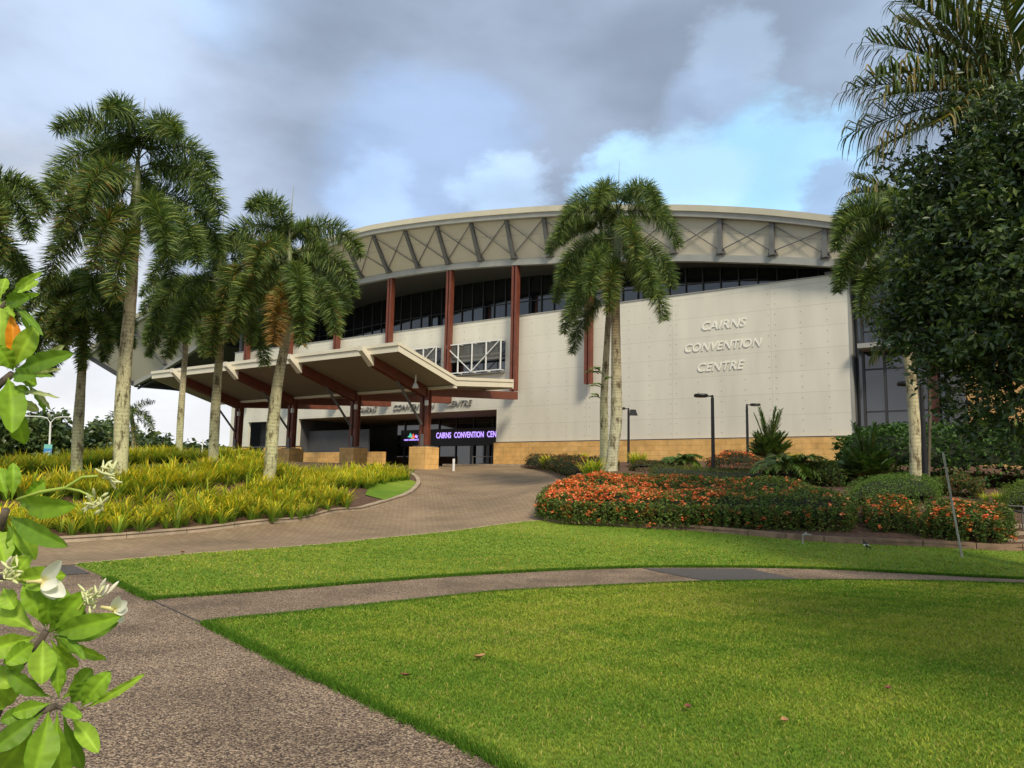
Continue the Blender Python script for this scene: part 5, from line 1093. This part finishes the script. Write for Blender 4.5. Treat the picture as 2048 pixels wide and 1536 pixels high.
def bird():
    b = G(1733, 1103); z = g1(*b) + .02; E = empty('bird', (b[0], b[1], z)); tag(E, 'small black and white bird standing on the far lawn', 'bird')
    def blobs(name, pts, m):
        me = bpy.data.meshes.new(name); me.from_pydata([p[:3] for p in pts], [(i, i + 1) for i in range(len(pts) - 1)], []); o = bpy.data.objects.new(name, me); COL.objects.link(o); o.parent = E
        sk = o.modifiers.new('s', 'SKIN'); o.modifiers.new('u', 'SUBSURF').levels = 1
        for v, p in zip(me.skin_vertices[0].data, pts): v.radius = (p[3], p[3])
        me.skin_vertices[0].data[0].use_root = True; me.materials.append(MATS[m]); return o
    blobs('body', [(.12, 0, .05, .008), (.05, 0, .10, .03), (0, 0, .135, .048), (-.04, 0, .17, .035), (-.055, 0, .21, .026), (-.08, 0, .215, .018)], 'black_metal')
    blobs('breast', [(-.035, -.012, .10, .018), (-.045, -.015, .13, .03), (-.045, -.016, .16, .02)], 'white_paint')
    blobs('wing_patch', [(.06, -.035, .10, .008), (.02, -.045, .135, .013), (-.01, -.04, .15, .008)], 'white_paint')
    blobs('beak', [(-.095, 0, .212, .007), (-.125, 0, .206, .002)], 'white_paint')
    for s in (-.015, .015): mb = MB(); mb.tube([(b[0] - .01, b[1] + s, z + .10), (b[0], b[1] + s, z)], .004, 5); mb.build('leg', 'black_metal', E)
bird()
def dry_leaf(px, py, L, label, tone, seed):
    b = G(px, py); z = g1(*b) + .055; R = random.Random(seed); a = R.uniform(0, 6.28); mb = MB(); n = 7; vs = []; d = Vector((math.cos(a), math.sin(a), 0)); s = Vector((-d.y, d.x, 0))
    for i in range(n + 1):
        t = i / n; w = math.sin(math.pi * t) ** .8 * L * .28 + .001; c = Vector((b[0], b[1], z)) + d * (t - .5) * L + Vector((0, 0, abs(t - .5) ** 2 * L * .9)); vs += [c - s * w + Vector((0, 0, w * .7)), c, c + s * w + Vector((0, 0, w * .5))]
    fs = []
    for i in range(n): fs += [(3 * i, 3 * i + 1, 3 * i + 4, 3 * i + 3), (3 * i + 1, 3 * i + 2, 3 * i + 5, 3 * i + 4)]
    mb.add(vs, fs); o = mb.build('fallen_leaf', mat('dry_leaf_' + tone, {'tan': (.42, .22, .10), 'brown': (.20, .07, .035)}[tone], .7)); tag(o, label, 'leaf', 'fallen leaves on the near lawn')
dry_leaf(958, 1329, .15, 'curled tan leaf, largest of the fallen leaves on the near lawn', 'tan', 1)
dry_leaf(810, 1366, .10, 'small brown leaf on the near lawn close to the path edge', 'brown', 2)
dry_leaf(1376, 1432, .09, 'brown leaf in the middle of the near lawn', 'brown', 3)
dry_leaf(1570, 1460, .09, 'small tan leaf low on the right half of the near lawn', 'tan', 4)
dry_leaf(1776, 1392, .09, 'dark red brown leaf in the shaded right part of the near lawn', 'brown', 5)
dry_leaf(365, 1111, .14, 'reddish leaf lying on the far lawn edge beside the driveway', 'brown', 6)
def rail(label, pts, posts, r=.022):
    P = [at(x, y, Y) for x, y, Y in pts]; E = empty('handrail', (P[0][0], P[0][1], g1(P[0][0], P[0][1]))); tag(E, label, 'handrail'); mb = MB(); mb.tube(P, r, 8); mb.build('rail', 'dark_steel', E)
    for x, y, Y in posts: q = at(x, y, Y); g = g1(q[0], q[1]); mb = MB(); mb.tube([(q[0], q[1], g), tuple(q)], .02, 6); mb.build('rail_post', 'grey_steel', E)
rail('dark handrail running behind the orange flowered hedge towards the lawn', [(1575, 979, 25), (1640, 984, 24.6), (1700, 990, 24.2), (1760, 996, 23.8)], [(1580, 980, 25), (1690, 989, 24.2)])
rail('upper dark handrail crossing behind the right hand hedge', [(1880, 1006, 20.8), (1960, 1010, 20.4), (2048, 1013, 20.1), (2300, 1025, 19)], [(1890, 1007, 20.8), (2046, 1013, 20.1)])
rail('lower dark handrail sloping down at the right edge', [(1985, 1011, 20.3), (2048, 1026, 19.2), (2150, 1050, 18.4)], [(2044, 1026, 18.9)])
# brick step at the right end of the garden edging
a, b = PX(2018, 1094, 18.2), PX(2180, 1108, 17.9); mb = MB(); d = (b - a) / np.linalg.norm(b - a); nn = np.array([-d[1], d[0]])
for k in range(3):
    q0 = a + nn * (.1 + .4 * k); q1 = b + nn * (.1 + .4 * k); z = g1(*a)
    mb.hexa([(*q0, z - .2), (*q1, z - .2), (*(q1 + nn * .4), z - .2), (*(q0 + nn * .4), z - .2), (*q0, z + .2 + .16 * k), (*q1, z + .2 + .16 * k), (*(q1 + nn * .4), z + .2 + .16 * k), (*(q0 + nn * .4), z + .2 + .16 * k)])
tag(mb.build('garden_steps', 'concrete'), 'short flight of brick steps at the right edge by the end of the hedge', 'steps')

# ------------------------------------------------------------------ frangipani shrub close to the camera (left)
FG = empty('frangipani_shrub', (-2.0, 1.9, 0)); tag(FG, 'close frangipani shrub with long glossy leaves and white flowers at the left edge', 'shrub')
LN = [0]
def fleaf(bx, by, tx, ty, w, Y=2.2, Yt=None, tone=0, droop=.12, roll=None, fold=.25):
    """leaf from base pixel to tip pixel, w = full width in pixels"""
    LN[0] += 1; R = random.Random(LN[0]); Yt = Yt if Yt is not None else Y + R.uniform(-.10, .10); a = Vector(at(bx, by, Y)); b = Vector(at(tx, ty, Yt)); d = b - a; L = d.length
    k = Y / F; W_ = w * k; view = (Vector(EYE) - (a + b) / 2).normalized(); s = d.cross(view).normalized(); nn = s.cross(d).normalized()
    ro = R.uniform(-.5, .5) if roll is None else roll; s, nn = s * math.cos(ro) + nn * math.sin(ro), nn * math.cos(ro) - s * math.sin(ro)
    nL = 16; nW = 4; V = []; C = []; base = {0: (.23, .40, .030), 1: (.31, .49, .045), 2: (.15, .28, .025), 3: (.80, .28, .015), 4: (.42, .48, .22)}[tone]
    for i in range(nL + 1):
        t = i / nL; prof = (math.sin(math.pi * min(1, t ** 1.35 * .985 + .005)) ** .75) * (.25 + .75 * min(1, t / .45)) if t < 1 else 0
        c = a + d * t + Vector((0, 0, -1)) * droop * L * t * t * .8 + nn * L * .10 * math.sin(math.pi * t)
        for j in range(-nW, nW + 1):
            u = j / nW; x = u * W_ / 2 * prof; ripple = math.sin(i * 1.9 + abs(u) * 2.0) * .004 * abs(u)
            V.append(tuple(c + s * x + nn * (abs(x) * fold * 1.6 + ripple))); vein = 1.35 if j == 0 else (1.0 + (.07 if i % 2 == 0 else -.03)) * (1 - .08 * abs(u))
            edge = (.9, 1.0, .9) if abs(j) == nW and tone != 3 else (1, 1, 1); C.append(tuple(min(.9, base[q] * vein * edge[q] * (.88 + .24 * t)) for q in range(3)))
    m = 2 * nW + 1; Fc = [(i * m + j, i * m + j + 1, (i + 1) * m + j + 1, (i + 1) * m + j) for i in range(nL) for j in range(m - 1)]
    mk('leaf', V, Fc, 'frangipani_leaf', FG, cols=C, smooth=True)
def m_fl(t, n, L, p):
    a = n.new('ShaderNodeAttribute'); a.attribute_name = 'Col'; g = n.new('ShaderNodeNewGeometry'); n1 = n.new('ShaderNodeTexNoise'); n1.inputs['Scale'].default_value = 30; n1.inputs['Detail'].default_value = 5; L(g.outputs['Position'], n1.inputs['Vector'])
    mr = n.new('ShaderNodeMapRange'); mr.inputs[1].default_value = .3; mr.inputs[2].default_value = .7; mr.inputs[3].default_value = .82; mr.inputs[4].default_value = 1.12; L(n1.outputs['Fac'], mr.inputs[0])
    vm = n.new('ShaderNodeVectorMath'); vm.operation = 'SCALE'; L(a.outputs['Color'], vm.inputs[0]); L(mr.outputs[0], vm.inputs['Scale']); L(vm.outputs[0], p.inputs['Base Color'])
    tr = n.new('ShaderNodeBsdfTranslucent'); v2 = n.new('ShaderNodeVectorMath'); v2.operation = 'MULTIPLY'; v2.inputs[1].default_value = (1.5, 1.4, .5); L(vm.outputs[0], v2.inputs[0]); L(v2.outputs[0], tr.inputs['Color'])
    ms = n.new('ShaderNodeMixShader'); ms.inputs[0].default_value = .27; L(p.outputs[0], ms.inputs[1]); L(tr.outputs[0], ms.inputs[2]); L(ms.outputs[0], n['Material Output'].inputs['Surface'])
node_mat('frangipani_leaf', m_fl, .5)
LV = [ # base x,y, tip x,y, width, tone
 (22, 592, 86, 543, 17, 1), (14, 602, 76, 562, 26, 1), (8, 606, 62, 592, 30, 2), (50, 588, 80, 587, 12, 1), (0, 600, 12, 556, 22, 1), (-8, 618, 34, 606, 22, 1), (14, 606, 30, 632, 14, 1), (20, 612, 88, 668, 15, 2), (40, 625, 62, 662, 10, 0),
 (-10, 745, -4, 598, 62, 1), (24, 742, 72, 650, 42, 1), (20, 618, 28, 720, 29, 3), (28, 742, -6, 690, 40, 0), (30, 744, 150, 706, 36, 2), (30, 738, 128, 690, 26, 4), (30, 748, 124, 738, 10, 4), (36, 752, 108, 752, 12, 2), (24, 752, 74, 752, 30, 2), (34, 756, 74, 768, 26, 0), (20, 756, 8, 800, 30, 2),
 (16, 752, 24, 862, 50, 0), (30, 780, 50, 884, 40, 0), (44, 756, 92, 824, 14, 2), (52, 768, 102, 818, 10, 4), (30, 786, 120, 792, 9, 4), (34, 792, 78, 820, 20, 4), (20, 772, 60, 786, 20, 2), (0, 770, -30, 840, 40, 0),
 (24, 1002, 26, 924, 26, 0), (14, 1000, -8, 934, 34, 0), (32, 1000, 154, 1004, 46, 0), (16, 1030, 138, 1086, 38, 2), (18, 1040, 72, 1116, 34, 1), (28, 1032, 66, 1066, 26, 0), (14, 1044, 34, 1120, 30, 2), (-24, 1052, 10, 1122, 50, 1), (40, 996, 90, 962, 30, 0), (8, 1006, -40, 1030, 40, 0),
 (30, 1158, 134, 1150, 46, 1), (26, 1160, 64, 1108, 34, 1), (6, 1175, 30, 1216, 36, 1),
 (80, 1268, -46, 1214, 66, 1), (76, 1272, -40, 1300, 44, 1), (92, 1258, 52, 1160, 40, 0), (94, 1256, 100, 1178, 34, 0), (98, 1256, 132, 1180, 38, 0), (96, 1262, 172, 1182, 50, 0), (100, 1264, 170, 1216, 52, 2), (104, 1266, 244, 1232, 44, 0), (106, 1274, 240, 1242, 38, 2), (86, 1276, 84, 1366, 48, 1), (98, 1276, 156, 1330, 30, 1), (92, 1280, 120, 1380, 30, 0), (100, 1270, 214, 1314, 22, 1), (106, 1268, 172, 1316, 18, 2), (106, 1270, 140, 1306, 26, 1), (70, 1284, 10, 1326, 40, 0), (60, 1290, 22, 1340, 44, 0),
 (106, 1396, 14, 1340, 34, 2), (104, 1406, 24, 1424, 32, 0), (118, 1400, 114, 1318, 24, 0), (122, 1400, 184, 1338, 44, 0), (140, 1408, 178, 1360, 36, 2), (160, 1416, 222, 1342, 42, 0), (164, 1418, 292, 1346, 17, 1), (126, 1412, 166, 1432, 24, 0), (98, 1418, 62, 1562, 58, 0), (76, 1424, -24, 1560, 60, 0), (114, 1420, 132, 1560, 50, 0), (124, 1422, 166, 1534, 30, 2), (142, 1434, 198, 1502, 34, 1), (92, 1420, -20, 1500, 40, 2), (64, 1420, 0, 1440, 30, 2),
 (-20, 1360, 26, 1402, 52, 1), (-26, 1330, 24, 1372, 40, 1)]
for bx, by, tx, ty, w, tn in LV: fleaf(bx, by, tx, ty, w, 2.2 + (.12 if by < 900 else 0), tone=tn, droop=.05 if ty > by else .0)
def stem(pts, r, m, name='branch'):
    mb = MB(); P = smoothline([at(x, y, Y) for x, y, Y in pts], .04); n = len(P); r = [r[0] + (r[1] - r[0]) * i / (n - 1) for i in range(n)]; mb.tube(P, r, 8); mb.build(name, m, FG, smooth=True)
mat('twig', (.11, .085, .06), .8, noise=(40, .3)); mat('green_stem', (.34, .44, .06), .5)
stem([(-160, 1640, 2.3), (-40, 1500, 2.25), (20, 1360, 2.25), (70, 1300, 2.2), (92, 1262, 2.2)], (.016, .010), 'twig')
stem([(-160, 1600, 2.3), (0, 1470, 2.25), (60, 1432, 2.2), (112, 1412, 2.2)], (.012, .009), 'twig')
stem([(112, 1412, 2.2), (140, 1424, 2.2), (164, 1420, 2.2)], (.006, .004), 'twig')
stem([(-180, 1400, 2.4), (-60, 1200, 2.3), (-10, 1080, 2.25), (12, 1020, 2.2)], (.016, .011), 'twig')
stem([(-140, 1250, 2.3), (-30, 1170, 2.25), (28, 1150, 2.2)], (.012, .008), 'twig')
stem([(-160, 1100, 2.5), (-80, 900, 2.4), (-20, 790, 2.35), (24, 748, 2.32)], (.016, .011), 'twig')
stem([(-120, 860, 2.5), (-60, 700, 2.4), (-10, 630, 2.35), (14, 604, 2.32)], (.012, .008), 'twig')
stem([(34, 1000, 2.2), (80, 984, 2.2), (130, 976, 2.2), (165, 954, 2.2), (196, 952, 2.2)], (.0055, .0035), 'green_stem', 'flower_stalk')
stem([(130, 976, 2.2), (160, 982, 2.2), (190, 996, 2.2)], (.004, .003), 'green_stem', 'flower_stalk')
stem([(100, 1262, 2.2), (140, 1240, 2.18), (172, 1200, 2.16)], (.005, .003), 'green_stem', 'flower_stalk')
stem([(10, 1150, 2.2), (40, 1160, 2.18), (60, 1162, 2.15)], (.006, .004), 'green_stem', 'flower_stalk')
def bud(x, y, tx, ty, r, Y=2.15, tone=(.62, .66, .22)):
    a = at(x, y, Y); b = at(tx, ty, Y - rnd.uniform(-.03, .03)); mb = MB(); P = [a + (b - a) * t for t in (0, .2, .55, .85, 1)]; k = Y / F; mb.tube(P, [r * .35 * k, r * .5 * k, r * k, r * .6 * k, r * .1 * k], 7)
    return mb
def cluster(cx, cy, n, R_, L, seed, name='buds'):
    rr = random.Random(seed)
    mb = MB()
    for i in range(n):
        a = rr.uniform(0, 6.28); x0 = cx + rr.uniform(-R_, R_); y0 = cy + rr.uniform(-R_, R_); l = L * rr.uniform(.6, 1.15); b = bud(x0, y0, x0 + math.cos(a) * l, y0 + math.sin(a) * l - 4, rr.uniform(2.2, 3.8), 2.15 + rr.uniform(-.03, .03)); mb.add(b.v, b.f)
    mb.build(name, mat('bud_cream', (.66, .68, .34), .5), FG, smooth=True)
cluster(218, 950, 20, 13, 26, 1); cluster(190, 1006, 18, 14, 24, 2); cluster(184, 1200, 20, 13, 24, 3); cluster(20, 1148, 22, 16, 26, 4)
def flower(x, y, tube, petals, Y=2.13):
    k = Y / F; mb = MB(); a = at(*tube[0], Y); b = at(x, y, Y); mb.tube([a, a + (b - a) * .6, b], [3.0 * k, 3.5 * k, 6 * k], 8); mb.build('flower_tube', mat('tube_yellow', (.75, .66, .28), .5), FG, smooth=True)
    for i, (tx, ty, w) in enumerate(petals):
        aa = Vector(at(x, y, Y)); bb = Vector(at(tx, ty, Y - .03 + .02 * i)); d = bb - aa; view = (Vector(EYE) - aa).normalized(); s = d.cross(view).normalized(); nn = s.cross(d).normalized(); V = []; nL = 8; C = []
        for q in range(nL + 1):
            t = q / nL; pw = w * k / 2 * (math.sin(math.pi * (t ** .8 * .93 + .03)) ** .7)
            for j in (-2, -1, 0, 1, 2): u = j / 2; V.append(tuple(aa + d * t + s * pw * u + nn * (abs(u) * pw * .35 + d.length * .12 * t * t))); C.append((.86, .85, .78) if t > .2 else (.8, .74, .4))
        mk('petal', V, [(q * 5 + j, q * 5 + j + 1, (q + 1) * 5 + j + 1, (q + 1) * 5 + j) for q in range(nL) for j in range(4)], 'petal', FG, cols=C, smooth=True)
flower(86, 1162, [(54, 1164)], [(126, 1116, 26), (118, 1170, 34), (131, 1192, 34), (110, 1196, 26), (112, 1140, 30)])
flower(228, 1218, [(202, 1214)], [(240, 1188, 18), (257, 1202, 22), (256, 1220, 24), (244, 1242, 20), (236, 1206, 20)])
for i, (x, y, tx, ty) in enumerate([(196, 1186, 212, 1156), (212, 1190, 238, 1162), (204, 1192, 218, 1168), (8, 1138, 24, 1112)]):
    bud(x, y, tx, ty, 4.2).build('bud', mat('bud_white', (.80, .76, .58), .5), FG, smooth=True)

# ------------------------------------------------------------------ sub-parts: hang pieces under the part they belong to
def kids(n): return [o for o in B.children if o.name.split('.')[0] == n]
def under(parent, names):
    for n in names:
        for o in kids(n): o.parent = parent
under(kids('canopy_roof')[0], ['canopy_soffit', 'canopy_fascia', 'canopy_gutter', 'canopy_rafter', 'rafter_nose', 'canopy_tie_beam', 'canopy_post', 'base_plate', 'canopy_brace', 'stone_pier', 'post_light', 'pendant_speaker'])
under(kids('roof')[0], ['fascia', 'fascia_capping', 'roof_soffit', 'soffit_beam', 'end_strut', 'truss_rod'])
under(kids('eave_cladding')[0], ['cladding_joint', 'strut', 'cross_brace', 'bottom_chord'])
fr_ = kids('window_frame')
for n in ('window_glass', 'window_screen', 'window_box_side'):
    for f_, o in zip(fr_, kids(n)): o.parent = f_
under(kids('entrance_glass')[0], ['door_frame', 'door_panel']); under(kids('clerestory_glass')[0], ['mullion']); under(kids('wing_glass')[0], ['wing_mullion'])
